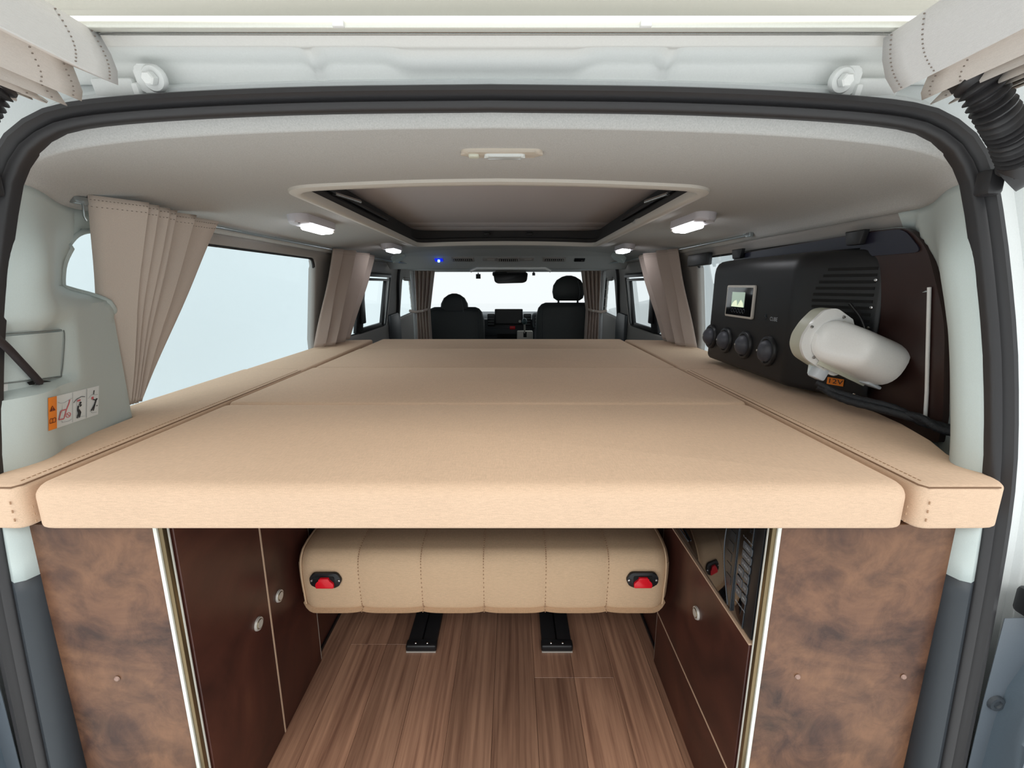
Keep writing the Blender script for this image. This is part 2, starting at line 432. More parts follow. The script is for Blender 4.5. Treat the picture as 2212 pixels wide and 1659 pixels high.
def wallX(y, z, side):
    ys = sealY(z); r = sealH(z) - 0.010
    if side < 0:
        k = sm(1.05, 1.012, z); wt = W(z) * (1 - k) + 0.805 * k; ye = 0.945 * (1 - k) + 0.97 * k
    else: wt = W(z); ye = float(np.interp(z, [.73, .80, .98, 1.05, 1.117, 1.195], [.873, .875, .889, .912, .938, .96]))
    if y >= ye:
        if side < 0: return wt + (W(z) - wt) * sm(ye, ye + 0.02, y)
        return wt
    s = (y - ys) / (ye - ys)
    fade = sm(1.195, 1.06, z)
    bulge = -0.016 * fade * math.sin(math.pi * min(1, max(0, s / 0.36))) if s < 0.36 else 0.0
    x = r + bulge + (wt - r) * sm(0.12, 1.05, s)
    if z > 1.08:
        y0 = sealY(1.205); t = min(1, max(0, (y - y0) / (0.95 - y0))); bl = sm(0, 1, t) * .55 + .45 * t
        q = sm(1.08, 1.19, z); x = x * (1 - q) + (r + (0.828 - r) * bl) * q
    if side < 0:   # recessed pocket for the access cover
        p = sm(0.825, 0.795, y) * sm(0.655, 0.665, y) * sm(0.878, 0.892, z) * sm(1.0, 0.975, z)
        x += 0.022 * p
    return x
def hit_wall(u, v, side, off=0.0):
    r = ray(u, v); t = 0.3
    for _ in range(4000):
        p = CAM + r * t
        if p.x * side > wallX(p.y, p.z, side) - off and p.y > 0.55: return p
        t += 0.0008
    return p
CEIL_IN = [(0.828, 1.195), (0.803, 1.220), (0.74, 1.237), (0.66, 1.248), (0.55, 1.257), (0.4, 1.264), (0.2, 1.269), (0.0, 1.271)]
def halfcurve(pts, n):
    P = np.array(smoothpath([(a, 0, b) for a, b in pts], 8))[:, [0, 2]]
    d = np.r_[0, np.cumsum(np.linalg.norm(np.diff(P, axis=0), axis=1))]; s = np.linspace(0, d[-1], n)
    return np.stack([np.interp(s, d, P[:, 0]), np.interp(s, d, P[:, 1])], 1)
NS = 45
_c0 = halfcurve([(a - 0.010 * (1 if a > 0.5 else a / 0.5), b - 0.004 * min(1, (b - 1.19) / 0.05)) for a, b in SEAL_UP], NS)
_c1 = halfcurve(CEIL_IN, NS)
def zcap(y): return float(np.interp(y, [2.78, 2.95, 3.15, 3.30, 3.34, 3.5, 4.4], [1.30, 1.275, 1.235, 1.156, 1.156, 1.172, 1.165]))
def ceil_pt(s, y):
    """s in [-1,1] across, y along"""
    k = (1 - abs(s)) * (NS - 1); i = min(NS - 2, int(k)); f = k - i
    a = _c0[i] * (1 - f) + _c0[i + 1] * f; b = _c1[i] * (1 - f) + _c1[i + 1] * f
    y0 = sealY(a[1] + 0.01); t = (y - 0.70) / 0.25
    yy = y if y >= 0.95 else y0 + (0.95 - y0) * t
    bl = 1.0 if y >= 0.95 else sm(0, 1, t) * 0.55 + 0.45 * t
    bz = 1.0 if y >= 0.95 else 0.88 * sm(0, .07, t) + 0.12 * sm(.1, 1, t)
    x = a[0] * (1 - bl) + b[0] * bl; z = a[1] * (1 - bz) + b[1] * bz
    return (math.copysign(x, s), yy, min(z, zcap(yy)))
_c1x = _c1[::-1]
def ceilZ(x, y=2.0): return min(float(np.interp(abs(x), _c1x[:, 0], _c1x[:, 1])), zcap(y))
def ceilS(x): return math.copysign(1 - float(np.interp(abs(x), _c1x[:, 0], np.arange(NS)[::-1])) / (NS - 1), x)

def orient(vs, fs, want):
    """flip faces whose mean normal points away from want(center)"""
    n = np.zeros(3)
    V = np.array(vs); acc = 0
    for f in fs[:: max(1, len(fs) // 200)]:
        a, b, c = V[f[0]], V[f[1]], V[f[2]]; nn = np.cross(b - a, c - a); acc += float(np.dot(nn, want))
    return fs if acc > 0 else [tuple(reversed(f)) for f in fs]

# ================================================================== STRUCTURE
X_, Y_, Z_ = Vector((1, 0, 0)), Vector((0, 1, 0)), Vector((0, 0, 1))
# ground outside
py_out([(-40, -40, -0.55), (40, -40, -0.55), (40, 40, -0.55), (-40, 40, -0.55)], [(0, 1, 2, 3)], 'showroom_floor', 'ground', smooth=None)['kind'] = 'structure'
D.objects['showroom_floor']['label'] = 'pale showroom floor outside the van'

# white showroom walls standing beside and in front of the van (no roof over the yard)
for nm, vs in (('wall_showroom_left', [(-2.9, -1.2, -.55), (-2.9, 9, -.55), (-2.9, 9, 3.2), (-2.9, -1.2, 3.2)]), ('wall_showroom_right', [(2.9, -1.2, -.55), (2.9, 9, -.55), (2.9, 9, 3.2), (2.9, -1.2, 3.2)])):
    o = py_out(vs, [(0, 1, 2, 3)], nm, 'booth', smooth=None); o['kind'] = 'structure'; o['label'] = 'white showroom wall outside the van, ' + nm.split('_')[-1]; solidify(o, .1, 0)
# ---- walls with window openings
WIN1_L = resample(roundpoly([(2.12, 0.73, .03), (2.12, 1.165, .05)] + [(p.x, p.z, 0) for p in smoothpath([(1.08, 0, 1.166), (1.01, 0, 1.163), (0.966, 0, 1.148), (0.936, 0, 1.112), (0.915, 0, 1.065), (0.913, 0, 1.043)], 5)] + [(0.950, 1.030, .02), (0.980, 0.985, .03), (0.987, 0.73, .01)], .03), .012)
WIN1_R = resample(roundpoly([(2.10, 0.73, .03), (2.10, 1.165, .05)] + [(p.x, p.z, 0) for p in smoothpath([(1.06, 0, 1.166), (1.0, 0, 1.163), (0.962, 0, 1.145), (0.936, 0, 1.112), (0.912, 0, 1.045), (0.891, 0, 0.97), (.878, 0, .86), (0.873, 0, 0.73)], 5)], .03), .012)
WIN2 = resample(roundpoly([(2.44, 0.76), (2.44, 1.125), (3.44, 1.125), (3.38, 0.76)], .06), .02)
WIN3 = resample(roundpoly([(3.78, 0.78), (3.78, 1.11), (4.12, 1.11), (4.36, 0.80)], .05), .02)
ys = np.r_[np.linspace(0, 0.24, 30), np.arange(0.25, 1.25, 0.0125), np.arange(1.26, 3.78, 0.02)] + 0.0
zs = np.arange(-0.02, 1.1951, 0.01125)
for side, name, win in ((-1, 'wall_left', WIN1_L), (1, 'wall_right', WIN1_R)):
    def f(y, z, side=side):
        yy = sealY(z) + (0.95 - sealY(z)) * (y - 0.70) / 0.25 if y < 0.95 else y
        return (side * wallX(yy, z, side), yy, z)
    # remap: rows run from the seal (y = 0.70) forward; holes given in true y
    def yin(p, z):
        return 0.70 + (p - sealY(z)) * 0.25 / (0.95 - sealY(z)) if p < 0.95 else p
    holes = [[(yin(p, z), z) for p, z in win], WIN2, WIN3]
    vs, fs = gridsurf(f, np.r_[np.linspace(0.70, 0.95, 26), np.arange(0.9625, 1.3, 0.0125), np.arange(1.31, 4.42, 0.02)], zs, holes)
    fs = orient(vs, fs, (-side, 0, 0))
    o = py_out(vs, fs, name, 'trim', smooth=50, recalc=False); solidify(o, 0.03, -1); o['kind'] = 'structure'
    o['label'] = 'grey moulded side wall of the van, %s side' % ('left' if side < 0 else 'right')
    o.data.materials.append(M['wall'])
    co = np.empty(len(o.data.vertices) * 3); o.data.vertices.foreach_get('co', co); co = co.reshape(-1, 3) + np.array(ROOT[o.name])
    mi = [1 if co[list(p.vertices), 1].mean() > 1.0 else 0 for p in o.data.polygons]
    o.data.polygons.foreach_set('material_index', mi)
    k = 1 if side < 0 else 4
    for j, wn in enumerate((win, WIN2, WIN3)):
        wn_ = [(yin(p, z), z) for p, z in wn]
        nm = 'window_%d' % (k + j)
        def g(y, z, side=side):
            yy = sealY(z) + (0.95 - sealY(z)) * (y - 0.70) / 0.25 if y < 0.95 else y
            return (side * (W(z) + 0.018), yy, z)
        pl = np.array(wn_); lo, hi = pl.min(0) - .03, pl.max(0) + .03
        vs, fs = gridsurf(g, np.arange(lo[0], hi[0], .03), np.arange(lo[1], hi[1], .03), [wn_], inside=True)
        root = py_out(vs, fs, nm, 'glassL' if (side < 0) else 'glassR', smooth=0, recalc=False)
        root['kind'] = 'structure'; root['label'] = ['privacy glass side window of the living area', 'sliding door side window', 'front door side window'][j] + (' on the left' if side < 0 else ' on the right')
        path = [Vector((side * (wallX(p, z, side) + 0.010), p, z)) for p, z in wn] if j else [Vector((side * (max(wallX(p, z, side), W(z) - .01) + 0.012), p, z)) for p, z in wn]
        if j == 0:
            bead = [(p, z) for p, z in wn[len(wn) // 3:] + wn[:len(wn) // 3] if p < 1.16 and z > .76]
            tube('edge_bead', [Vector((side * (wallX(p, z, side) + .003), p, z)) for p, z in bead], .0065, 'trim', root, 8)
        if j == 0: path = [p for p in path[len(path) // 2:] + path[:len(path) // 2] if p.y > 1.15]
        tube('gasket', path, 0.007, 'gasket', root, 6, j > 0)
        if j == 1:   # sliding sash: dark frame bars
            X = lambda z: side * (W(z) + 0.004)
            def bar(y0, z0, y1, z1, wd, nm2):
                a = Vector((X(z0), y0, z0)); b = Vector((X(z1), y1, z1)); d = (b - a)
                ez = Vector((side, 0, 0)); ex = d.normalized(); ey = ez.cross(ex)
                frame_box(nm2, (a + b) / 2, ex, ey, ez, (d.length, wd, 0.02), 'gasket', root, 0.003)
            bar(2.46, 1.110, 3.42, 1.110, 0.022, 'sash_rail'); bar(2.46, 1.082, 3.36, 1.082, 0.016, 'sash_rail'); bar(2.74, 0.765, 2.76, 1.08, 0.12, 'sash_stile')
            bar(3.24, 0.765, 3.30, 1.08, 0.055, 'sash_stile'); bar(2.75, 0.775, 3.28, 0.775, 0.03, 'sash_rail')
            box('latch_cover', (side * (W(.9) - 0.012), 2.765, 0.90), (0.02, 0.06, 0.16), 'black', root, .006)

# ---- headliner with the roof opening
HY0, HY1, HX = 1.065, 2.62, 0.472
HATCH = roundpoly([(-HX, HY0 + .02, .07), (0, HY0 - 0.012, .5), (HX, HY0 + .02, .07), (HX + 0.02, HY1, .09), (-HX - 0.02, HY1, .09)], .06, 8)
hatch_uv = resample([(ceilS(x), y) for x, y in resample(HATCH, .02)], 0.05)
rows = np.r_[np.linspace(0.70, 0.722, 10)[:-1], np.linspace(0.722, 0.95, 20), np.arange(0.9625, 3.42, 0.0125), np.arange(3.45, 4.42, .05)]
vs, fs = gridsurf(ceil_pt, np.linspace(-1, 1, 129), rows, [hatch_uv])
fs = orient(vs, fs, (0, 0, -1))
o = py_out(vs, fs, 'ceiling', 'liner', smooth=60, recalc=False); o['kind'] = 'structure'; o['label'] = 'grey beige felt headliner of the van'
solidify(o, 0.02, -1)
CEILING = o

# ---- floor with planks
fl = box('floor', (0, 2.55, -0.012), (1.80, 4.1, 0.02), 'subfloor', None, 0); fl['kind'] = 'structure'; fl['label'] = 'dark walnut plank floor between the cabinets'
colw = 0.1085; cache = {}
ends = {0: [1.9], 1: [1.163, 2.1], 2: [1.163, 1.9], 3: [1.75], 4: [2.2], 5: [1.55], 6: [1.045, 1.9], 7: [1.045, 2.0], 8: [1.4, 2.2], 9: [1.7]}
for c in range(10):
    x = -0.56 + colw * (c + 0.5)
    cut = [0.615] + ends[c] + [2.45]
    for a, b in zip(cut, cut[1:]):
        L = round(b - a, 3)
        if L not in cache:
            bm = bmesh.new(); add_box(bm, (0, 0, 0), (colw - 0.0006, L - 0.0006, 0.008), 0.0006, 1)
            me = D.meshes.new('plank'); bm.to_mesh(me); bm.free(); me.materials.append(M['plank']); cache[L] = me
        p = D.objects.new('plank', cache[L]); COL.objects.link(p); p.parent = fl
        p.location = Vector((x, (a + b) / 2, 0.002 - 0.004)) - ROOT['floor']

# ---- painted body around the rear opening (flange + outer skin)
def seal_path():
    half = [(sealH(z), z) for z in np.linspace(-0.1, 1.15, 26)] + [tuple(p) for p in halfcurve(SEAL_UP, 26)]
    R = [Vector((x, sealY(z), z)) for x, z in half]; L = [Vector((-p.x, p.y, p.z)) for p in reversed(R[:-1])]
    return R + L
SP = seal_path()
def seal_frames(P):
    out = []
    for i, p in enumerate(P):
        a = P[max(0, i - 1)]; b = P[min(len(P) - 1, i + 1)]; t = (b - a).normalized()
        n = Vector((t.z, 0, -t.x)).normalized()      # outward in plane of opening
        out.append((p, n))
    return out
def sweep(P, prof, name, mat, parent=None, smooth=40, label=None, closed_prof=False, sel=None):
    fr = seal_frames(P); vs = []; fs = []; m = len(prof)
    for p, n in fr:
        for a, b in prof: vs.append(p + n * a + Vector((0, b, 0)))
    for i in range(len(fr) - 1):
        for k in range(m if closed_prof else m - 1):
            k2 = (k + 1) % m; fs.append((i * m + k, i * m + k2, (i + 1) * m + k2, (i + 1) * m + k))
    if closed_prof: fs.append(tuple(range(m))); fs.append(tuple((len(fr) - 1) * m + k for k in range(m)))
    return py_out(vs, fs, name, mat, parent, smooth, label)
o = sweep(SP, [(0.0, 0.03), (0.004, 0.012), (0.03, 0.010), (0.045, 0.03), (0.085, 0.035), (0.10, 0.005), (0.14, -0.005), (0.165, 0.01), (0.175, 0.05), (0.178, 0.16)], 'wall_rear', 'paint', smooth=50)
o['kind'] = 'structure'; o['label'] = 'white painted body frame around the rear opening'
# ---- outer roof and nose so that no light leaks in
box('wall_front', (0, 4.62, 0.33), (1.7, 0.06, 0.76), 'dashdark', None, .01)['kind'] = 'structure'
D.objects['wall_front']['label'] = 'dark bulkhead under the windshield'
vs = [(-.82, 4.36, 1.168), (.82, 4.36, 1.168), (.88, 4.80, .74), (-.88, 4.80, .74)]
o = py_out(vs, [(0, 1, 2, 3)], 'window_7', 'glassF', smooth=None); o['kind'] = 'structure'; o['label'] = 'windshield glass at the far end'
for s in (-1, 1):
    tube('pillar_trim', [(s * .84, 4.36, 1.17), (s * .88, 4.80, .74)], .03, 'wall', o, 8)

# ================================================================== REAR SEAL, PILLAR TRIMS, BUMPER
seal_prof = [(-0.013, 0.012), (-0.0145, -0.003), (-0.011, -0.009), (-0.004, -0.011), (0.000, -0.005), (0.003, -0.008), (0.008, -0.016), (0.014, -0.016), (0.018, -0.008), (0.018, 0.012)]
o = sweep(SP, seal_prof, 'door_seal', 'rubber', smooth=55, closed_prof=True)
setp(o, 'black rubber seal running round the rear opening', 'door seal')
for s, nm in ((-1, 'left'), (1, 'right')):
    # charcoal lower pillar cover inside the seal
    vs = []; fs = []; zz = np.linspace(-0.05, 0.695, 24)
    for z in zz:
        x0 = sealH(z) - 0.012; y0 = sealY(z) + 0.004
        top = 0.655 if s > 0 else 0.655
        for a, b in ((0.0, 0.010), (-0.004, -0.006), (-0.012, -0.010), (-0.022, -0.004), (-0.027, 0.010), (-0.030, 0.03)):
            vs.append((s * (x0 + a), y0 + b, z))
    m = 6
    n0 = len(zz)
    zcut = 20
    fs = [(i * m + k, i * m + k + 1, (i + 1) * m + k + 1, (i + 1) * m + k) for i in range(zcut) for k in range(m - 1)]
    o = py_out(vs, fs, 'pillar_cover', 'darktrim', smooth=50)
    setp(o, 'charcoal lower pillar cover inside the rear opening, %s side' % nm, 'pillar cover', 'lower pillar covers'); solidify(o, .004, 0)
    # clean unused verts
    bm = bmesh.new(); bm.from_mesh(o.data); bmesh.ops.delete(bm, geom=[v for v in bm.verts if not v.link_faces], context='VERTS'); bm.to_mesh(o.data); bm.free()
    # light upper end of the pillar trim showing under the bed
    vs2 = [Vector(v) for v in vs[zcut * m:]]
    fs2 = [(i * m + k, i * m + k + 1, (i + 1) * m + k + 1, (i + 1) * m + k) for i in range(n0 - zcut - 1) for k in range(m - 1)]
    o2 = py_out(vs2, fs2, 'pillar_trim_end', 'trim', smooth=50)
    setp(o2, 'pale grey end of the pillar trim below the bed, %s side' % nm, 'pillar trim', 'pale pillar trim ends'); solidify(o2, .004, 0)
    # bumper corner
    t = thing('rear_bumper_corner', 'blue grey bumper corner outside the rear opening, %s side' % nm, 'bumper', (s * .9, .58, -.1), 'rear bumper corners')
    inner = [(0.79, -.1), (0.79, .25), (0.786, .40), (0.785, .55), (0.90, .555), (0.99, .55), (0.99, -.1)]
    prism('corner_panel', [(s * x, z) for x, z in inner], (0, .606, 0), (1, 0, 0), (0, 0, 1), (0, .03, 0), .03, 'bumpgrey', t, 0)
    edge = [(0.812, -.1), (0.812, .25), (0.812, .36), (0.818, .425), (0.84, .485), (0.88, .52), (0.99, .535), (0.99, -.1)]
    prism('bumper_cover', [(s * x, z) for x, z in edge], (0, .612, 0), (1, 0, 0), (0, 0, 1), (0, -1, 0), .055, 'bumper', t, .02, 4)
    lathe('screw', [(0.0, .0), (0.006, 0), (0.007, -.003), (0.012, -.003), (0.013, 0), (.014, .004)], (s * 0.805, .604, .395), (0, 1, 0), 'darktrim', t, 16)
    box('bump_stop', (s * .855, .60, .575), (.09, .05, .045), 'black', t, .008)

# ---- left access cover, label sticker, pull strap
cov = []
def pocket(u, v, off): return hit_wall(u, v, -1, off)
N1, N2 = 8, 8; vs = []; fs = []
quad = [(8, 727), (136, 716), (130, 812), (8, 826)]
def bil(q, a, b):
    return tuple((1 - b) * ((1 - a) * q[0][i] + a * q[1][i]) + b * ((1 - a) * q[3][i] + a * q[2][i]) for i in (0, 1))
def conform(name, q, poly2d, mat, parent, side, off, label=None, thick=0.0):
    """polygon drawn in the unit square of a patch of the wall, laid on the wall surface"""
    bm = bmesh.new()
    V = [bm.verts.new(hit_wall(*bil(q, a, b), side, off)) for a, b in poly2d]
    bm.faces.new(V)
    return bm_out(bm, name, mat, parent, None, label)
cover = thing('access_cover', 'flat grey access cover set in the left rear pillar pocket', 'access cover', hit_wall(70, 828, -1))
def wallpatch(name, q, n, mat, parent, off):
    vs = [hit_wall(*bil(q, i / n, j / n), -1, off) for i in range(n + 1) for j in range(n + 1)]
    fs = [(i * (n + 1) + j, (i + 1) * (n + 1) + j, (i + 1) * (n + 1) + j + 1, i * (n + 1) + j + 1) for i in range(n) for j in range(n)]
    return py_out(vs, fs, name, mat, parent, 0)
wallpatch('panel', quad, 8, 'trim', cover, 0.004)
tube('joint', smoothpath([hit_wall(u, v, -1, .0045) for u, v in ((6, 722), (70, 718), (128, 713), (139, 720), (137, 770), (133, 806), (126, 815), (60, 823), (8, 829))], 3), 0.0009, plain('joint_grey', (116, 122, 120), .7), cover, 5)
o = tube('pull_strap', smoothpath([at(-60, 690, Y=.56), hit_wall(6, 742, -1, .022), hit_wall(45, 782, -1, .022), hit_wall(86, 826, -1, .010)], 6), 0.0055, 'strap')
setp(o, 'black tailgate pull strap coming out of the left pillar slot', 'strap')
o = conform('strap_slot', [(58, 820), (112, 818), (112, 830), (58, 832)], [(0, .5), (.4, 0), (1, .5), (.6, 1), (.1, 1)], 'slot', cover, -1, .003)

stk = thing('warning_sticker', 'white warning sticker with orange band on the left pillar', 'sticker', hit_wall(160, 930, -1))
SQ = [(104, 860), (214, 833), (212, 895), (105, 931)]
def grid_poly(name, x0, x1, y0, y1, mat, off, n=8):
    q = [bil(SQ, x0, y0), bil(SQ, x1, y0), bil(SQ, x1, y1), bil(SQ, x0, y1)]
    return wallpatch(name, q, n, mat, stk, off)
grid_poly('paper', 0.17, 1, 0, 1, 'paper', .0012)
grid_poly('orange_band', 0, .17, 0, 1, 'orange', .0013)
def pict(name, polys, mat, off=.0022):
    bm = bmesh.new()
    for P in polys: bm.faces.new([bm.verts.new(hit_wall(*bil(SQ, a, b), -1, off)) for a, b in P])
    return bm_out(bm, name, mat, stk, None)
def ln(a, b, w=.008):
    a = Vector(a); b = Vector(b); d = (b - a).normalized(); n = Vector((-d.y * 1.0, d.x * 1.0)) * w; n.y *= 1.6
    return [tuple(a + n), tuple(b + n), tuple(b - n), tuple(a - n)]
def pl(pts, w=.008): return [ln(a, b, w) for a, b in zip(pts, pts[1:])]
def circ(cx, cy, r, n=10): return [(cx + r * math.cos(6.283 * k / n), cy + 1.7 * r * math.sin(6.283 * k / n)) for k in range(n)]
pict('warning_triangle', [[(.085, .26), (.145, .43), (.03, .43)]], 'inkb')
pict('warning_mark', [[(.078, .31), (.094, .31), (.088, .37), (.084, .37)], circ(.086, .40, .006, 6)], 'orange', .003)
pict('book_outline', pl([(.03, .68), (.03, .79), (.145, .79), (.15, .69), (.135, .65), (.09, .67), (.05, .65), (.03, .68)], .006) + [ln((.09, .67), (.09, .79), .005)], 'inkb')
pict('grey_outlines', pl([(.19, .20), (.25, .26), (.32, .27), (.42, .22), (.47, .2)], .004) + pl([(.27, .82), (.28, .88), (.42, .9), (.47, .86)], .004) + [ln((.485, .02), (.485, .98), .004), ln((.765, .02), (.765, .98), .004)] + pl([(.57, .30), (.56, .86), (.73, .9)], .004) + pl([(.84, .80), (.88, .88), (.97, .9)], .004) + pl([(.79, .35), (.86, .25), (.98, .30)], .004), 'inkg')
pict('car_tailgate_mark', pl([(.43, .22), (.41, .34), (.36, .52), (.31, .78), (.21, .76), (.26, .50), (.35, .50)], .010), 'inkr')
pict('prohibition_ring', pl([circ(.40, .70, .045)[k % 10] for k in range(11)], .006), 'inkr')
pict('prohibition_bar', [ln((.37, .64), (.43, .76), .006)], 'inkr', .0028)
pict('red_block', [[(.57, .30), (.64, .30), (.64, .35), (.57, .36)]], 'inkr')
pict('red_block', [[(.86, .33), (.90, .33), (.90, .42), (.86, .42)]], 'inkr')
pict('standing_figure', pl([(.50, .36), (.56, .27), (.66, .22), (.73, .26)], .006) + pl([(.60, .50), (.59, .62), (.61, .74), (.58, .90)], .016) + pl([(.605, .62), (.645, .74), (.62, .90)], .014) + pl([(.61, .46), (.66, .50), (.63, .54)], .012) + [circ(.64, .42, .022)], 'inkd')
pict('pushing_figure', pl([(.95, .48), (.93, .60), (.86, .80)], .014) + pl([(.93, .62), (.90, .82)], .012) + pl([(.95, .48), (.89, .42)], .010) + [circ(.96, .45, .02), circ(.97, .68, .012), circ(.905, .14, .012)] + pl([(.905, .14), (.90, .26)], .008), 'inkd')

# ================================================================== TAILGATE (open, overhead)
TG = lambda y: 1.335 + (0.745 - y) * 0.30
TV = Vector((0, -1, .30)).normalized()
tg = thing('tailgate', 'open white tailgate overhead with stamped inner panel', 'tailgate', (0, .74, 1.33))
def tgp(x, y):
    z = TG(y)
    ch = sm(.678, .694, y) * sm(.742, .728, y)         # long recessed channel
    rib = math.exp(-((abs(x) - .245) / .010) ** 2)
    cen = sm(.16, .11, abs(x))
    z += 0.018 * ch * (1 - 0.8 * rib) * (1 - .65 * cen)
    z -= 0.010 * sm(.733, .740, y) * (sm(.10, .15, abs(x)) * sm(.42, .36, abs(x)))
    z -= 0.008 * math.exp(-((abs(x) - .245) / .012) ** 2) * sm(.726, .734, y)
    return (x, y, z)
vs, fs = gridsurf(tgp, np.linspace(-.80, .80, 161), np.r_[np.linspace(.745, .650, 50)])
vs2 = []
o = py_out(vs, orient(vs, fs, (0, 0, -1)), 'inner_panel', 'paintin', tg, 50, recalc=False); solidify(o, .012, -1)
prism('window_pane', rrect(1.50, .86, .05), Vector((0, .642, TG(.642) + .006)) + TV * .43, X_, TV, (0, 0, 1), .006, 'glassT', tg, 0)
for c, sz in ((1.00, .16),): prism('lower_panel', rrect(1.66, .22, .03), Vector((0, .632, TG(.632) + .002)) + TV * .97, X_, TV, (0, 0, 1), .03, 'paint', tg, 0)
for s in (-1, 1): prism('side_frame', rrect(.09, 1.06, .01), Vector((s * .785, .64, TG(.64))) + TV * .52, X_, TV, (0, 0, 1), .03, 'paintin', tg, 0)
rail = thing('tailgate_curtain_rail', 'long aluminium curtain rail across the tailgate top', 'curtain rail', (0, .64, 1.34))
zr = TG(.645) - .004
box('rail_bar', (0, .6435, zr), (1.30, .011, .008), 'alubright', rail, .002)
box('rail_lip', (0, .6515, zr - .001), (1.30, .003, .004), 'alu', rail, .001)
box('rail_lip', (0, .6560, zr - .002), (1.30, .003, .003), 'alu', rail, .001)
for u in (730, 1396):
    p = at(u, 37, Y=.637); o = box('rail_clip', (p.x, .6365, zr), (.014, .006, .008), 'white', rail, .001)

def tail_curtain(px, y0, y1, label, sgn):
    P = [at(u, v, Y=y0) for u, v in px]
    t = thing('tailgate_curtain', label, 'curtain', (P[0].x, y0, P[0].z), 'tailgate curtains')
    pts = []
    for i in range(len(P) - 1):
        for k in range(3): pts.append(P[i].lerp(P[i + 1], k / 3))
    pts.append(P[-1]); n = len(pts); rows = 16; vs = []; fs = []
    for j in range(rows):
        f = j / (rows - 1); y = y0 + (y1 - y0) * f
        for i, p in enumerate(pts):
            wob = 0.0025 * math.sin(9 * f + i * 1.3) * f
            vs.append((p.x + wob * sgn, y + 0.012 * math.sin(i * .9), p.z + wob))
    fs = [(j * n + i, j * n + i + 1, (j + 1) * n + i + 1, (j + 1) * n + i) for j in range(rows - 1) for i in range(n - 1)]
    vsA = []; 
    o = py_out(vs, fs, 'cloth', 'curtlight', t, 40); solidify(o, .0015, 0)
    o.data.materials.append(M['palecurt'])
    for p in o.data.polygons:
        i = (p.vertices[0]) % n
        p.material_index = 0 if i < 4 else 1  # broad first face coloured paler, imitating the light falling on it
    # hem stitching: rows of short dashes across each pleat face
    bm = bmesh.new()
    for q, dy in ((0, .014), (0, .06), (2, .014), (2, .055), (4, .02), (6, .02)):
        if q + 1 >= len(P): continue
        A, B = P[q], P[q + 1]; L = (B - A).length; k = max(3, int(L / .0045))
        nn = Vector((-(B - A).z, 0, (B - A).x)).normalized()
        if nn.x * -sgn < 0: nn = -nn
        for i in range(k):
            c = A.lerp(B, (i + .5) / k); c = Vector((c.x, y0 - dy + 0.012 * math.sin((q * 3 + 3 * (i + .5) / k) * .9), c.z)) + nn * .0014
            add_box(bm, c, (.0018, .0012, .0012))
    bm_out(bm, 'stitching', 'thread', t, None)['kind'] = 'stuff'
    return t
tail_curtain([(214, 74), (247, 180), (172, 150), (158, 210), (122, 168), (130, 222), (92, 196), (100, 222), (62, 196), (86, 221), (20, 180), (57, 226)], .655, .16, 'pleated curtain gathered at the left end of the tailgate rail', -1)
tail_curtain([(1909, 82), (1939, 197), (1994, 164), (2009, 208), (2040, 178), (2024, 219), (2075, 190), (2050, 224), (2105, 196), (2075, 222), (2150, 190), (2104, 219), (2200, 180), (2150, 208)], .655, .16, 'pleated curtain gathered at the right end of the tailgate rail', 1)

# hinges
for s, px in ((-1, ((330, 170), (250, 190))), (1, ((1822, 174), (1893, 190)))):
    a = at(*px[0], Y=.722); b = at(*px[1], Y=.728)
    ez = Vector((0, -1, -.35)).normalized(); ex = Vector((1, 0, 0)); ey = ez.cross(ex)
    hg = prism('hinge', rrect(.036, .034, .008), a + Vector((s * .002, 0, 0)), ex, ey, ez, .006, 'paintin', tg, .002)
    lathe('washer', [(0, .007), (.015, .007), (.017, .004), (.017, 0)], a + ez * .004 + Vector((-s * .007, 0, 0)), ez, 'paintin', hg, 20)
    lathe('bolt', [(0, .012), (.007, .012), (.009, .010), (.009, 0)], a + ez * .012 + Vector((-s * .007, 0, 0)), ez, 'paintin', hg, 6)
    frame_box('arm', b, ex, ey, ez, (.060, .024, .010), 'paintin', hg, .004)
    frame_box('knuckle', b.lerp(a, .62) + Vector((0, 0, -.012)), ex, ey, ez, (.010, .022, .018), 'paintin', hg, .004)
# corrugated harness boots
for s, nm in ((-1, 'left'), (1, 'right')):
    cp = [at(2092, 158, Y=.625), at(2116, 186, Y=.612), at(2150, 238, Y=.612), at(2180, 292, Y=.625), at(2200, 345, Y=.64), at(2192, 378, Y=.655)]
    if s < 0: cp = [Vector((-p.x - .005, p.y, p.z)) for p in cp]
    t = thing('harness_boot', 'black corrugated wiring boot beside the rear opening, %s side' % nm, 'wiring boot', cp[-1], 'wiring boots')
    sp = smoothpath(cp[:-1], 30); q = np.array(sp); dl = np.r_[0, np.cumsum(np.linalg.norm(np.diff(q, axis=0), axis=1))]; nn_ = int(dl[-1] / .0016)
    u_ = np.linspace(0, dl[-1], nn_); sp = [Vector((np.interp(k, dl, q[:, 0]), np.interp(k, dl, q[:, 1]), np.interp(k, dl, q[:, 2]))) for k in u_]
    rs = [0.0185 + 0.0032 * math.cos(k * 2 * math.pi / .0085) for k in u_]
    tube('bellows', sp, rs, 'rubber', t, 18)
    tube('elbow', smoothpath([cp[-2], cp[-2].lerp(cp[-1], .5) + Vector((0, 0, -.006)), cp[-1] + Vector((-s * .012, .0, -.006))], 5), .021, 'rubber', t, 16)
    box('mount', cp[-1] + Vector((-s * .014, .018, -.006)), (.022, .024, .034), 'rubber', t, .005)

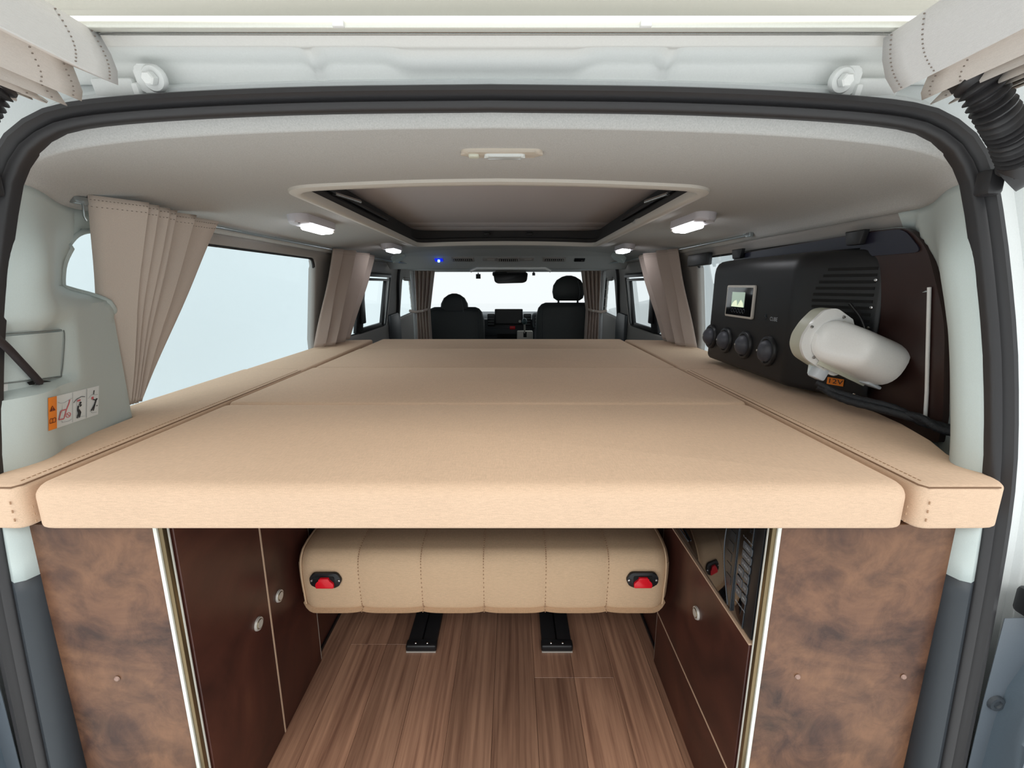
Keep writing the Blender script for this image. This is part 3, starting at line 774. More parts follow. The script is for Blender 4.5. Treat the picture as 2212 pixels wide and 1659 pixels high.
# ================================================================== ROOF OPENING
X_, Y_, Z_ = Vector((1, 0, 0)), Vector((0, 1, 0)), Vector((0, 0, 1))
ht = thing('roof_hatch', 'rectangular roof opening with pale frame and dark felt lining', 'roof hatch', (0, 1.9, 1.27))
HP = resample(HATCH, .03)
def ring3(off, dz):
    out = []; n = len(HP)
    for i, (x, y) in enumerate(HP):
        a = Vector(HP[i - 1]); b = Vector(HP[(i + 1) % n]); t = (b - a).normalized(); nn = Vector((t.y, -t.x))
        c = Vector((x, y)) + nn * off
        out.append(Vector((c.x, c.y, ceilZ(x, y) + dz)))
    return out
ctr = Vector((0, 1.9)); 
sgn = 1 if (Vector(HP[0]) - ctr).dot(Vector((ring3(.01, 0)[0].x - HP[0][0], ring3(.01, 0)[0].y - HP[0][1]))) > 0 else -1
prof = [(-.012, .012), (-.013, -.004), (-.008, -.009), (.006, -.009), (.016, -.006), (.020, .004)]
rings = [ring3(sgn * a, b) for a, b in prof]; n = len(HP)
vs = [p for r in rings for p in r]; fs = [(k * n + i, k * n + (i + 1) % n, (k + 1) * n + (i + 1) % n, (k + 1) * n + i) for k in range(len(prof) - 1) for i in range(n)]
py_out(vs, fs, 'frame', plain('pale_hatch_frame', (206, 202, 194), 0.6), ht, 50)
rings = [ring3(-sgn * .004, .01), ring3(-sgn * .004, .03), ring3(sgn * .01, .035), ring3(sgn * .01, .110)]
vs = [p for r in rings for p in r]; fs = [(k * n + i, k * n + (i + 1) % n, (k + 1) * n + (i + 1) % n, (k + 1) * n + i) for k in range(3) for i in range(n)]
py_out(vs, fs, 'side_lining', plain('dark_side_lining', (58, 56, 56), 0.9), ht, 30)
for a, b in ((1.02, 2.30), (2.304, 2.48), (2.484, 2.68)):
    box('lining_panel', (0, (a + b) / 2, 1.346), (1.06, b - a, .012), 'hatchfelt', ht, .004)
for u in (1052, 1144):
    p = at(u, 505, Y=2.61); box('latch', p, (.035, .02, .012), 'black', ht, .004)
for s in (-1, 1):
    box('slide_rail', (s * .478, 1.58, 1.308), (.014, .75, .012), 'black', ht, .002)
    tube('gas_strut', [(s * .474, 1.38, 1.302), (s * .466, 1.58, 1.314)], .006, 'alu', ht, 8)

# ================================================================== LAMPS, VENTS, HANDLES ON THE CEILING
def led_lamp(x, y0, y1, label):
    L = y1 - y0; zc = ceilZ(x, y0); sl = (ceilZ(x + .02, y0) - ceilZ(x - .02, y0)) / .04
    ex = Vector((1, 0, sl)).normalized(); ey = Y_; ez = ey.cross(ex) if ey.cross(ex).z < 0 else -ey.cross(ex)
    o = Vector((x, (y0 + y1) / 2, zc))
    t = thing('led_lamp', label, 'lamp', o, 'led strip lamps')
    prism('housing', rrect(.062, L, .03, 6), o, ex, ey, ez, .024, plain('lamp_housing', (206, 202, 208), 0.4), t, .008, 4)
    prism('lens', rrect(.046, L * .60, .010, 4, 0, L * .10), o + ez * .016, ex, ey, ez, .020, 'led', t, .006, 3)
    prism('end_cap', rrect(.046, L * .06, .006, 3, 0, L * .44), o + ez * .014, ex, ey, ez, .018, 'silver', t, .002, 2)
    lathe('screw', [(0, .001), (.0035, .001), (.0035, 0)], o + ey * (-L * .40) + ez * .024, ez, 'slot', t, 10)
    return t
led_lamp(-.605, 1.40, 1.66, 'lit strip lamp on the ceiling above the big left window')
led_lamp(.592, 1.37, 1.63, 'lit strip lamp on the ceiling above the black unit')
led_lamp(-.605, 2.38, 2.63, 'small lit strip lamp near the left front corner of the roof hatch')
led_lamp(.625, 2.38, 2.63, 'small lit strip lamp near the right front corner of the roof hatch')
p = at(1084, 331, Z=1.270)
t = thing('dome_lamp', 'unlit flat dome lamp on the headliner behind the roof hatch', 'lamp', (p.x, p.y, 1.262))
prism('base', rrect(.140, .036, .014, 5), (p.x, p.y, ceilZ(p.x) + .006), X_, Y_, -Z_, .010, plain('dome_base', (196, 186, 172), .5), t, .008, 4)
prism('lens', rrect(.070, .020, .008, 5, .005), (p.x, p.y, ceilZ(p.x) - .003), X_, Y_, -Z_, .006, 'lens', t, .005, 4)
prism('switch', rrect(.018, .016, .004, 3, -.048), (p.x, p.y, ceilZ(p.x) - .003), X_, Y_, -Z_, .005, 'cream', t, .002, 2)
def header_pt(u, v):
    r = ray(u, v); tt = 2.6
    while tt < 4:
        q = CAM + r * tt
        if q.z > zcap(q.y): return q
        tt += .002
    return q
hs = Vector((0, .15, -.079)).normalized(); hn = Vector((0, -.079, -.15)).normalized()   # down-slope, out of the header
for u, lab in ((1000, 'left'), (1098, 'middle'), (1197, 'right')):
    c = header_pt(u, 560); wd = .150
    t = thing('air_vent', 'slatted ceiling air vent on the front header, %s one of three' % lab, 'air vent', c, 'ceiling air vents')
    frame_box('surround', c, X_, hs, hn, (wd, .050, .012), plain('vent_surround', (158, 152, 148), .6), t, .004)
    frame_box('opening', c + hn * .0065, X_, hs, hn, (wd * .82, .030, .002), 'slot', t, 0)
    for k in range(9):
        frame_box('slat', c + X_ * (wd * .80 * ((k + .5) / 9 - .5)) + hn * .009, X_, hs, hn, (.006, .028, .006), plain('vent_slat', (176, 170, 166), .6) if k == 0 and u == 1000 else D.materials['vent_slat'], t, .001)
for u, lab in ((1058, 'left'), (1138, 'right')):
    c = header_pt(u, 560)
    t = thing('header_panel', 'plain grey switch panel beside the middle ceiling vent, %s one' % lab, 'switch panel', c, 'switch panels')
    frame_box('plate', c, X_, hs, hn, (.095, .034, .010), D.materials['vent_surround'], t, .004)
    frame_box('rocker', c + X_ * .008 + hn * .005, X_, hs, hn, (.05, .022, .006), D.materials['vent_slat'], t, .002)
c = header_pt(948, 561)
t = thing('blue_switch', 'dark square switch with a glowing blue light on the header', 'switch', c)
frame_box('plate', c, X_, hs, hn, (.056, .036, .010), 'bluering', t, .003)
lathe('light', [(0, .016), (.007, .012), (.008, 0)], c + hn * .004, hn, 'blueled', t, 14)
c = header_pt(1252, 561)
t = thing('black_socket', 'black square socket panel at the right end of the header', 'socket', c)
frame_box('plate', c, X_, hs, hn, (.072, .040, .012), 'black', t, .004)
lathe('indicator', [(0, .003), (.003, .002), (.003, 0)], c + X_ * .015 + hn * .006, hn, 'silver', t, 10)
for s, (u, v), nm in ((-1, (861, 556), 'left'), (1, (1336, 556), 'right')):
    q = at(u, v, X=s * .70 + 0.0)
    t = thing('grab_handle', 'grey belt anchor cover under the %s front lamp' % nm, 'anchor cover', q, 'belt anchor covers')
    ax = Vector((0, 1, 0)); ez = Vector((-s * .5, -.3, -.8)).normalized(); ex = Vector((1, 0, 0)) - ez * ez.x; ex.normalize(); ey = ez.cross(ex)
    outl = roundpoly([(-.048, .012), (-.03, .026), (.03, .026), (.048, .010), (.045, -.012), (.012, -.012), (.0, -.028), (-.014, -.012), (-.046, -.010)], .012, 4)
    prism('shell', outl, q - ez * .016, ex, ey, ez, .034, 'trim', t, .010, 4)
# front curtain-track / console frame
c = at(1103, 579, Y=3.42)
t = thing('overhead_frame', 'pale overhead console frame at the front of the ceiling', 'console frame', c)
tube('rim', [at(1016, 586, Y=3.27), at(1030, 579.5, Y=3.27), at(1178, 579.5, Y=3.27), at(1190, 586, Y=3.27)], .010, 'white', t, 8)

# ================================================================== SIDE CURTAIN RAILS
def side_rail(s, y0, y1, label):
    X = s * .806; z = 1.209
    pts = [Vector((X, y, z)) for y in np.linspace(y0, y1, 14)] + [Vector((X - s * .02, y1 + .12, z - .006)), Vector((X - s * .09, y1 + .22, z - .014)), Vector((X - s * .17, y1 + .27, z - .02))]
    t = thing('curtain_rail', label, 'curtain rail', (X, y0, z), 'side curtain rails')
    bm = bmesh.new(); add_tube(bm, smoothpath(pts, 3), .0045, 6); bm_out(bm, 'track', 'hook', t, 60)
    for y in np.arange(y0 + .04, y1, .36):
        box('bracket', (X + s * .004, y, z + .012), (.006, .012, .016), 'hook', t, .001)
    box('end_stop', (X, y0, z), (.012, .03, .014), 'hook', t, .002)
    return t
side_rail(-1, .935, 3.00, 'thin metal curtain rail along the left wall')
side_rail(1, 1.56, 3.00, 'thin metal curtain rail along the right wall')

# ================================================================== CURTAINS
def curtain(name, label, top, bot, zig_t, zig_b, nrm, mat, rows=26, bulge=None, hem=(.02, .05), group='side window curtains', tie=None, lining=0):
    """top/bot: (A, B) end points; zig: list of (along, depth); nrm: depth direction"""
    nrm = Vector(nrm).normalized()
    base = (bot[0] + bot[1]) / 2
    t = thing(name, label, 'curtain', base, group)
    sub = 4; m = (len(zig_t) - 1) * sub + 1; vs = []
    def ev(z, i):
        k = min(len(z) - 2, i // sub); f = (i - k * sub) / sub
        return z[k][0] * (1 - f) + z[k + 1][0] * f, z[k][1] * (1 - f) + z[k + 1][1] * f
    for j in range(rows + 1):
        f = j / rows; g = f if bulge is None else bulge(f)
        for i in range(m):
            a1, d1 = ev(zig_t, i); a2, d2 = ev(zig_b, i)
            T = top[0].lerp(top[1], a1); B = bot[0].lerp(bot[1], a2)
            p = T.lerp(B, g); p.z = T.z + (B.z - T.z) * f
            wig = .004 * math.sin(5 * f + i * .7) * math.sin(math.pi * f)
            p = p + nrm * (d1 * (1 - g) + d2 * g + wig)
            vs.append(p)
    fs = [(j * m + i, j * m + i + 1, (j + 1) * m + i + 1, (j + 1) * m + i) for j in range(rows) for i in range(m - 1)]
    o = py_out(vs, fs, 'cloth', mat, t, 32); solidify(o, .0016, 0)
    if lining:  # first folds take the paler cloth colour
        o.data.materials.append(M['curtlight'])
        for p in o.data.polygons:
            if p.vertices[0] % m < lining * sub: p.material_index = 1
    bm = bmesh.new()
    for h in hem:
        j = h * rows
        f = h; 
        prev = None; acc = 0
        for i in range(m - 1):
            def pt(i):
                j0 = int(f * rows); fr = f * rows - j0
                return Vector(vs[j0 * m + i]).lerp(Vector(vs[(j0 + 1) * m + i]), fr)
            A, B = pt(i), pt(i + 1); k = max(1, int((B - A).length / .006))
            for q in range(k):
                c = A.lerp(B, (q + .5) / k) + nrm * .0016
                add_box(bm, c, (.0014, .0028, .0010))
    o = bm_out(bm, 'stitching', 'thread', t, None); o['kind'] = 'stuff'
    return t, vs, m
SH = lambda z, k: [(a, d * k) for a, d in z]
# left rear curtain
ct, _, _ = curtain('side_curtain', 'grey beige pleated curtain drawn to the rear pillar at the left window',
    (Vector((-.800, .950, 1.222)), Vector((-.800, 1.345, 1.214))), (Vector((-.860, .955, .792)), Vector((-.850, 1.010, .792))),
    [(0, .0), (.20, .058), (.14, .0), (.28, .056), (.22, 0), (.37, .054), (.30, 0), (.44, .05), (.39, 0), (.60, .052), (.49, 0), (.85, .046)],
    [(0, .0), (.25, .05), (.20, .0), (.36, .05), (.30, .0), (.48, .05), (.42, .0), (.56, .05), (.5, .0), (.8, .045), (.70, .0), (1, .035)], (1, 0, 0), 'curtain',
    bulge=lambda f: f ** 0.96)
tube('hook', [(-.806, .940, 1.212), (-.800, .936, 1.200), (-.804, .938, 1.18), (-.804, .942, 1.172)], .0022, 'hook', ct, 6)
prism('tie_tail', [(0, 0), (.05, .03), (.055, .05), (.01, .03)], (-.83, .96, .79), Y_, Z_, X_, .004, 'curtain', ct)
# middle curtains
for s, nm in ((-1, 'left'), (1, 'right')):
    X = s * .80
    curtain('side_curtain', 'brown grey curtain gathered at the middle pillar on the %s wall' % nm,
        (Vector((X, 2.20, 1.214)), Vector((X, 2.74, 1.214))), (Vector((s * .855, 2.02, .775)), Vector((s * .855, 2.36, .775))),
        [(0, .0), (.10, .030), (.07, -.01), (.25, .062), (.20, -.01), (.38, .040), (.35, -.02), (.64, .066), (.55, -.01), (.95, .045), (.90, 0), (1, .0)],
        [(0, .0), (.12, .035), (.08, -.01), (.27, .062), (.21, -.01), (.40, .042), (.36, -.02), (.62, .064), (.54, -.01), (.94, .05), (.90, 0), (1, .0)], (-s, 0, 0), 'frontcurt', bulge=lambda f: f ** 1.05)
# front curtains behind the seats
for s, nm in ((-1, 'left'), (1, 'right')):
    zt = [(i / 12, (.03 if i % 2 else -.02)) for i in range(13)]; zb = [(i / 12, (.022 if i % 2 else -.015)) for i in range(13)]
    A, B = Vector((s * .725, 3.45, 1.15)), Vector((s * .540, 3.45, 1.15))
    A2, B2 = Vector((s * .715, 3.45, .58)), Vector((s * .575, 3.45, .58))
    t, vs, m = curtain('cab_curtain', 'grey pleated curtain tied back behind the %s front seat' % nm, (A, B), (A2, B2), zt, zb, (0, -1, 0), 'frontcurt',
        bulge=lambda f: (min(1, f / .50) * 1.25 if f < .50 else 1.25 - .25 * (f - .50) / .50), group='cab curtains', hem=(.04,), lining=3)
    tube('tie_band', [(s * .725, 3.40, .862), (s * .68, 3.385, .852), (s * .62, 3.39, .862), (s * .60, 3.44, .87)], .010, 'frontcurt', t, 8)
    lathe('stud', [(0, .003), (.005, .002), (.005, 0)], (s * .625, 3.378, .862), (0, -1, 0), 'silver', t, 10)

# ================================================================== CABINETS
ZB = 0.770; ZU = 0.703           # top and underside of the bed cushions
XL, XR = -0.519, 0.440           # inner faces of the cabinets
YC = 0.648; YT = 1.108           # rear faces, end of the near units
def knob(parent, o, n):
    k = lathe('push_knob', [(0, .006), (.009, .006), (.0100, .0045), (.0105, .0045), (.0135, .0045), (.0145, .002), (.0145, 0)], o, n, 'silver', parent, 24)
    lathe('button_rim', [(.0088, .0055), (.0100, .0062), (.0108, .0048)], o, n, 'bronze', k, 24)
def edge_trim(parent, x, y, s, z0, z1):
    """corner profile: bright edge, bronze body, bright edge"""
    h = z1 - z0; zc = (z0 + z1) / 2
    box('edge_trim', (x - s * .003, y - .0015, zc), (.006, .005, h), 'alubright', parent, .001)
    box('edge_trim', (x + s * .003, y + .004, zc), (.008, .010, h), 'bronze', parent, .002)
    box('edge_trim', (x + s * .0055, y + .0105, zc), (.004, .004, h), 'alubright', parent, .001)
for s, X, nm in ((-1, XL, 'left'), (1, XR, 'right')):
    xo = s * .745; ins = -s
    t = thing('storage_cabinet', {'left': 'dark brown storage cabinet with two push-knob doors under the bed', 'right': 'dark brown cabinet with built-in microwave under the bed'}[nm], 'cabinet', ((X + xo) / 2, .88, 0), 'under-bed cabinets')
    rx0 = X + s * .008
    box('rear_panel', ((rx0 + s * .742) / 2, YC + .006, .3425), (abs(s * .742 - rx0), .012, .685), 'leather', t, .001, 1)
    edge_trim(t, X + s * .003, YC - .001, ins, 0.002, .685)
    if s < 0:
        box('carcass', ((X + xo) / 2 + s * .008, .885, .3425), (abs(xo - X) - .02, YT - YC - .03, .681), 'darkwood', t, .001, 1)
        for a, b, kb in ((.664, .889, .843), (.893, 1.103, .932)):
            d = box('door', (X + s * .002, (a + b) / 2, .3425), (.016, b - a, .681), 'darkwood', t, .0012, 1)
            knob(d, Vector((X + ins * .006, kb, .342)), (ins, 0, 0))
        box('edge_band', (X + s * .001, .891, .3425), (.016, .0035, .681), 'edgeband', t, 0)
    else:
        box('carcass', ((X + xo) / 2 + s * .008, .885, .222), (abs(xo - X) - .02, YT - YC - .03, .440), 'darkwood', t, .001, 1)
        d = box('flap_door', (X + s * .002, (.664 + 1.103) / 2, (.163 + .449) / 2), (.016, .439, .286), 'darkwood', t, .0012, 1)
        knob(d, Vector((X + ins * .006, .866, .350)), (ins, 0, 0))
        box('kick_panel', (X + s * .002, (.664 + 1.103) / 2, .080), (.016, .439, .158), 'darkwood', t, .0012, 1)
        box('edge_band', (X + s * .001, .8835, .161), (.016, .439, .0025), 'edgeband', t, 0)
        box('edge_band', (X + s * .001, .8835, .4515), (.016, .439, .0035), 'edgeband', t, 0)
        box('end_post', (X + s * .006, 1.094, .569), (.020, .022, .230), 'darkwood', t, .001, 1)
    box('end_trim', (X + ins * .001, YT, .3425), (.005, .008, .685), 'alubright', t, .001)
    for u, v in ({-1: [(253, 1466)], 1: [(1723, 1462), (1952, 1462)]}[s]):
        p = at(u, v, Y=YC - .001); lathe('screw_cap', [(0, .0025), (.0035, .002), (.0048, 0)], p, (0, -1, 0), 'cap', t, 14)
    t2 = thing('far_cabinet', 'dark brown side board beside the rear bench, %s side' % nm, 'cabinet', (X + s * .06, 1.72, 0), 'side boards')
    box('board', (X + s * .020, 1.72, .345), (.016, 1.20, .690), 'darkwood', t2, .001, 1)
    box('foot_strip', (X + s * .010, 1.72, .006), (.006, 1.20, .012), 'black', t2, .001, 1)

# ---- microwave oven in the right cabinet
XM = XR - .001; NX = Vector((-1, 0, 0))
mw = thing('microwave_oven', 'gloss black built-in microwave oven with grey keypad', 'microwave', (XM + .12, .88, .455))
box('body', (XM + .15, .878, .570), (.28, .40, .222), 'black', mw, .004)
box('bezel', (XM + .004, .6815, .571), (.012, .028, .230), 'black', mw, .002)
box('bezel_line', (XM - .0024, .6955, .571), (.001, .0012, .230), 'key', mw, 0)
cpn = box('control_panel', (XM + .002, .7185, .571), (.009, .043, .230), 'blackgloss', mw, .0015)
dr = box('door', (XM + .002, .906, .571), (.010, .330, .230), 'blackgloss', mw, .002)
box('door_seam', (XM - .0030, .7405, .571), (.001, .0012, .23), 'key', mw, 0)
arc = []
for k in range(15):
    f = k / 14; z = .462 + .22 * f; arc.append(Vector((XM - .0035, .750 + .036 * math.sin(math.pi * min(1, f * .95)), z)))
tube('window_edge', arc, .0010, 'key', dr, 5)
vs = []; 
for p in arc: vs += [Vector((XM - .0033, .7425, p.z)), p + Vector((.0002, 0, 0))]
py_out(vs, [(2 * i, 2 * i + 1, 2 * i + 3, 2 * i + 2) for i in range(14)], 'door_band', plain('smoked_band', (30, 34, 38), .15), dr, None)
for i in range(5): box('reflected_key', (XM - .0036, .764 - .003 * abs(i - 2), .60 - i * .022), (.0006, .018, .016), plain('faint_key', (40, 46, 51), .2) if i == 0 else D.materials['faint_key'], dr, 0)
box('handle_bar', (XM - .008, 1.010, .655), (.012, .012, .07), 'blacksatin', dr, .003)
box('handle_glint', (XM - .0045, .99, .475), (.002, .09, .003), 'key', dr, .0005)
EY = Vector((0, -1, 0))     # reading direction seen from the aisle
def keyp(y, z, wd, h, s, tsz):
    k = prism('key', rrect(wd, h, .003, 3), (XM - .0024, y, z), EY, Z_, NX, .0012, 'key', cpn, .0004, 1)
    text('key_label', s, tsz, (XM - .0038, y, z), EY, Z_, 'keytxt', k)
for z, s in ((.606, 'ごはん'), (.589, 'のみもの'), (.572, '冷凍食品')): keyp(.7065, z, .031, .0145, s, .0055)
for z, s in ((.553, '解凍'), (.5325, 'W'), (.512, '取消')): keyp(.7205, z, .019, .0165, s, .0052)
for z, s in ((.553, '10分'), (.5325, '1分'), (.512, '10秒')): keyp(.7005, z, .0165, .0165, s, .0052)
text('panel_title', 'ワンタッチあたため', .0040, (XM - .0030, .709, .6195), EY, Z_, 'keytxt', cpn, .032)
text('panel_time', '30', .010, (XM - .0030, .703, .640), EY, Z_, 'inkd', cpn)
text('brand_print', 'IRIS OHYAMA', .0048, (XM - .0030, .709, .4905), EY, Z_, 'keytxt', cpn, .034)

# ================================================================== REAR BENCH
bench = thing('rear_bench', 'beige channel-stitched bench seat between the cabinets under the bed', 'bench', (-.04, 1.2, .02))
bx0, bx1 = -.500, .420; nch = 6; wch = (bx1 - bx0) / nch
prof = [(1.44, .252), (1.03, .248), (1.012, .252), (1.002, .264), (.997, .30), (.993, .35), (.996, .385), (1.008, .404), (1.03, .414), (1.10, .420), (1.44, .424)]
prof = [(p.x, p.z) for p in smoothpath([(a, 0, b) for a, b in prof], 4)]
cy, cz = 1.25, .335
for c in range(nch):
    xs = np.linspace(0, 1, 15); vs = []; m = len(prof)
    for k, f in enumerate(xs):
        e = abs(2 * f - 1); puff = .0042 * (1 - e ** 4) - .0003
        end = 0.0
        if (c == 0 and f < .25): end = .018 * (1 - f / .25) ** 2
        if (c == nch - 1 and f > .75): end = .018 * ((f - .75) / .25) ** 2
        for y, z in prof:
            dy = -puff if y < 1.05 else 0; dz = puff * .7 if z > .40 else (-puff * .5 if z < .27 else 0)
            vs.append((bx0 + wch * (c + f), y + dy + end * (1 if y < 1.1 else 0), z + dz - end * (.6 if z > .38 else (-.6 if z < .28 else 0))))
    fs = [(k * m + i, k * m + (i + 1) % m, (k + 1) * m + (i + 1) % m, (k + 1) * m + i) for k in range(14) for i in range(m)]
    fs += [tuple(range(m)), tuple(14 * m + i for i in range(m))]
    py_out(vs, fs, 'seat_channel', 'bench', bench, 50)
    if c:
        bm = bmesh.new()
        for i in range(4, len(prof) - 4):
            a = Vector((bx0 + wch * c, prof[i][0], prof[i][1])); b = Vector((bx0 + wch * c, prof[i + 1][0], prof[i + 1][1]))
            k = max(1, int((b - a).length / .007))
            out = Vector((0, a.y - cy, a.z - cz)).normalized()
            for q in range(k): add_box(bm, a.lerp(b, (q + .5) / k) + out * .0006, (.0016, .003, .003))
        o = bm_out(bm, 'stitching', 'stitch', bench, None); o['kind'] = 'stuff'
for x in (bx0 + .012, bx1 - .012):
    tube('piping', [(x, y + .003, z) for y, z in prof if .26 < z], .0022, 'bench', bench, 6)
for u, v, nm in ((703, 1253, 'left'), (1388, 1252, 'right')):
    c = at(u, v, Y=.984)
    pt = prism('buckle_plate', roundpoly([(-.041, .0), (-.030, .020), (.030, .020), (.041, .0), (.030, -.020), (-.030, -.020)], .008, 3), c + Vector((0, .004, 0)), X_, Z_, -Y_, .007, 'black', bench, .003, 2)
    prism('recess', rrect(.046, .029, .004, 3, 0, -.003), c + Vector((0, -.0030, 0)), X_, Z_, -Y_, .0012, 'slot', pt)
    prism('red_button', roundpoly([(-.022, -.0175), (.022, -.0175), (.022, -.005), (.011, .006), (.011, .010), (-.011, .010), (-.011, .006), (-.022, -.005)], .003, 3), c + Vector((0, -.004, 0)), X_, Z_, -Y_, .006, 'red', pt, .002, 2, label='red release button')
    for k in (-1, 1): lathe('screw', [(0, .002), (.003, .0015), (.004, 0)], c + Vector((k * .0335, -.003, 0)), (0, -1, 0), 'screw', pt, 10)
for x in (-.235, .1615):
    box('leg', (x, 1.50, .138), (.05, .28, .228), 'black', bench, .006)
for (xa, xb), nm in (((-.279, -.191), 'left'), ((.116, .207), 'right')):
    xc = (xa + xb) / 2; wd = xb - xa
    t = thing('seat_rail', 'black bench rail with screwed end cap on the plank floor, %s one' % nm, 'seat rail', (xc, 1.7, .003), 'floor seat rails')
    for k in (-1, 1): box('rail_half', (xc + k * wd * .25, 1.79, .013), (wd * .46, 1.26, .018), 'blacksatin', t, .003)
    box('rail_channel', (xc, 1.79, .006), (wd * .9, 1.26, .006), 'slot', t, 0)
    box('end_cap', (xc, 1.146, .014), (wd * 1.02, .030, .022), 'black', t, .006, 3)
    box('end_edge', (xc, 1.131, .005), (wd * .98, .003, .004), 'silver', t, 0)
    for k in (-1, 1): lathe('screw', [(0, .003), (.003, .002), (.0045, 0)], (xc + k * .017, 1.143, .025), (0, -.3, 1), 'screw', t, 10)

# ================================================================== BED CUSHIONS
def inset(poly, d):
    n = len(poly); out = []
    ar = sum(poly[i][0] * poly[(i + 1) % n][1] - poly[(i + 1) % n][0] * poly[i][1] for i in range(n))
    sg = 1 if ar > 0 else -1
    for i in range(n):
        p = Vector(poly[i]); a = (p - Vector(poly[i - 1])); b = (Vector(poly[(i + 1) % n]) - p)
        if a.length < 1e-7: a = b
        if b.length < 1e-7: b = a
        n1 = Vector((-a.y, a.x)).normalized() * sg; n2 = Vector((-b.y, b.x)).normalized() * sg
        m = (n1 + n2); m = m / max(.5, m.length_squared / 2) if m.length > 1e-6 else n1
        out.append(tuple(p + m * d))
    return out
def cushion(name, label, poly, z0, z1, bev, group, mat='bed'):
    poly = resample([p for i, p in enumerate(poly) if (Vector(p) - Vector(poly[i - 1])).length > 1e-4], .05)
    c = Vector((sum(p[0] for p in poly) / len(poly), sum(p[1] for p in poly) / len(poly)))
    t = thing(name, label, 'cushion', (c.x, c.y, z0), group)
    n = len(poly); rings = []; rb = min(bev, .005); K = 7
    rings.append((rb + .001, z0))
    for k in range(K): a = math.pi / 2 * k / (K - 1); rings.append((rb * (1 - math.sin(a)), z0 + rb * (1 - math.cos(a))))
    rings.append((0, z0 + (z1 - z0) * .45))
    for k in range(K): a = math.pi / 2 * k / (K - 1); rings.append((bev * (1 - math.cos(a)), z1 - bev + bev * math.sin(a)))
    rings.append((bev + .0008, z1 + .0002))
    vs = []
    for d, z in rings: vs += [(p[0], p[1], z) for p in inset(poly, d)]
    m = len(rings)
    fs = [(k * n + i, k * n + (i + 1) % n, (k + 1) * n + (i + 1) % n, (k + 1) * n + i) for k in range(m - 1) for i in range(n)]
    fs += [tuple(range(n)), tuple((m - 1) * n + i for i in range(n))]
    py_out(vs, fs, 'cover', mat, t, 40)
    return t
def dashes(parent, path, step, up, size=(.004, .0016, .0012)):
    bm = bmesh.new()
    for A, B in zip(path, path[1:]):
        A, B = Vector(A), Vector(B); d = (B - A); k = max(1, int(d.length / step)); ex = d.normalized(); ez = Vector(up).normalized(); ey = ez.cross(ex).normalized(); ez = ex.cross(ey)
        m = Matrix((ex, ey, ez)).transposed()
        for q in range(k): add_box(bm, A.lerp(B, (q + .5) / k), (step * .62, size[1], size[2]), 0, 1, m)
    o = bm_out(bm, 'stitching', 'stitch', parent, None); o['kind'] = 'stuff'
BXL, BXR = -.666, .606
ybed = [.600, 1.070, 1.560, 2.040, 2.400]
names = ['front beige bed cushion nearest the tailgate with rounded thick edge', 'second beige bed cushion from the tailgate', 'third beige bed cushion from the tailgate', 'farthest beige bed cushion behind the front seats']
for i in range(4):
    a, b = ybed[i], ybed[i + 1]; g = .0012
    P = roundpoly([(BXL + (0 if i == 0 else .004 * i), a + g), (BXR - (0 if i == 0 else .003), a + g), (BXR - (0 if i == 0 else .003), b - g), (BXL + (0 if i == 0 else .004 * i), b - g)], .031 if i == 0 else .018, 6)
    t = cushion('bed_cushion', names[i], P, ZU, ZB, .021 if i == 0 else .009, 'bed cushions')
    if i == 0:
        for x, s in ((BXL + .010, -1), (BXR - .010, 1)):
            dashes(t, [(x, a + .0005, z) for z in np.linspace(.712, .745, 4)], .006, (0, -1, 0))
Lp = [(-.674, .600, .020), (-.752, .604, .03), (-.754, .66, .0), (-.764, .72, .0), (-.785, .83, .0), (-.796, .955, .0), (-.84, 1.0, .02), (-.880, 1.02, .02), (-.884, 1.529, .018), (-.672, 1.529, .018)]
Rp = [(.614, .600, .020), (.744, .602, .03), (.756, .66, .0), (.772, .73, .0), (.806, .80, .0), (.838, .90, .0), (.852, .98, .0), (.860, 1.1, .0), (.862, 1.529, .018), (.612, 1.529, .018)]
for P, nm, s in ((Lp, 'left', -1), (Rp, 'right', 1)):
    t = cushion('side_cushion', 'narrow beige side cushion at the rear %s corner of the bed' % nm, roundpoly(P, .0, 5), ZU, ZB, .009, 'side cushions')
    x0 = P[0][0] + s * .012
    dashes(t, [(x0, y, ZB + .0004) for y in np.linspace(.618, 1.50, 12)], .008, (0, 0, 1))
    dashes(t, [(x, .616, ZB - .0004) for x in np.linspace(x0, P[1][0] - s * .02, 4)], .008, (0, 0, 1))
    dashes(t, [(x0, .5995, z) for z in np.linspace(.712, .752, 4)], .007, (0, -1, 0))
    tube('piping', [(P[0][0] + s * .0025, 1.50, ZB - .0022), (P[0][0] + s * .0025, .612, ZB - .0022), (P[0][0] + s * .010, .6025, ZB - .0026), (P[1][0] - s * .018, .6028, ZB - .0026)], .0012, 'seam', t, 6)
    t = cushion('side_cushion', 'narrow beige side cushion at the front %s corner of the bed' % nm, roundpoly([(s * .676 if s < 0 else .616, 1.532), (s * .884, 1.532), (s * .884, 2.36), (s * .70 if s < 0 else .62, 2.39)], .015, 4), ZU, ZB - .002, .009, 'side cushions')
# support boards under the cushions
bd = box('bed_board', (-.03, 1.52, ZU - .009), (1.40, 1.70, .014), 'darkwood', None, .002); setp(bd, 'dark bed base board under the cushions', 'board')

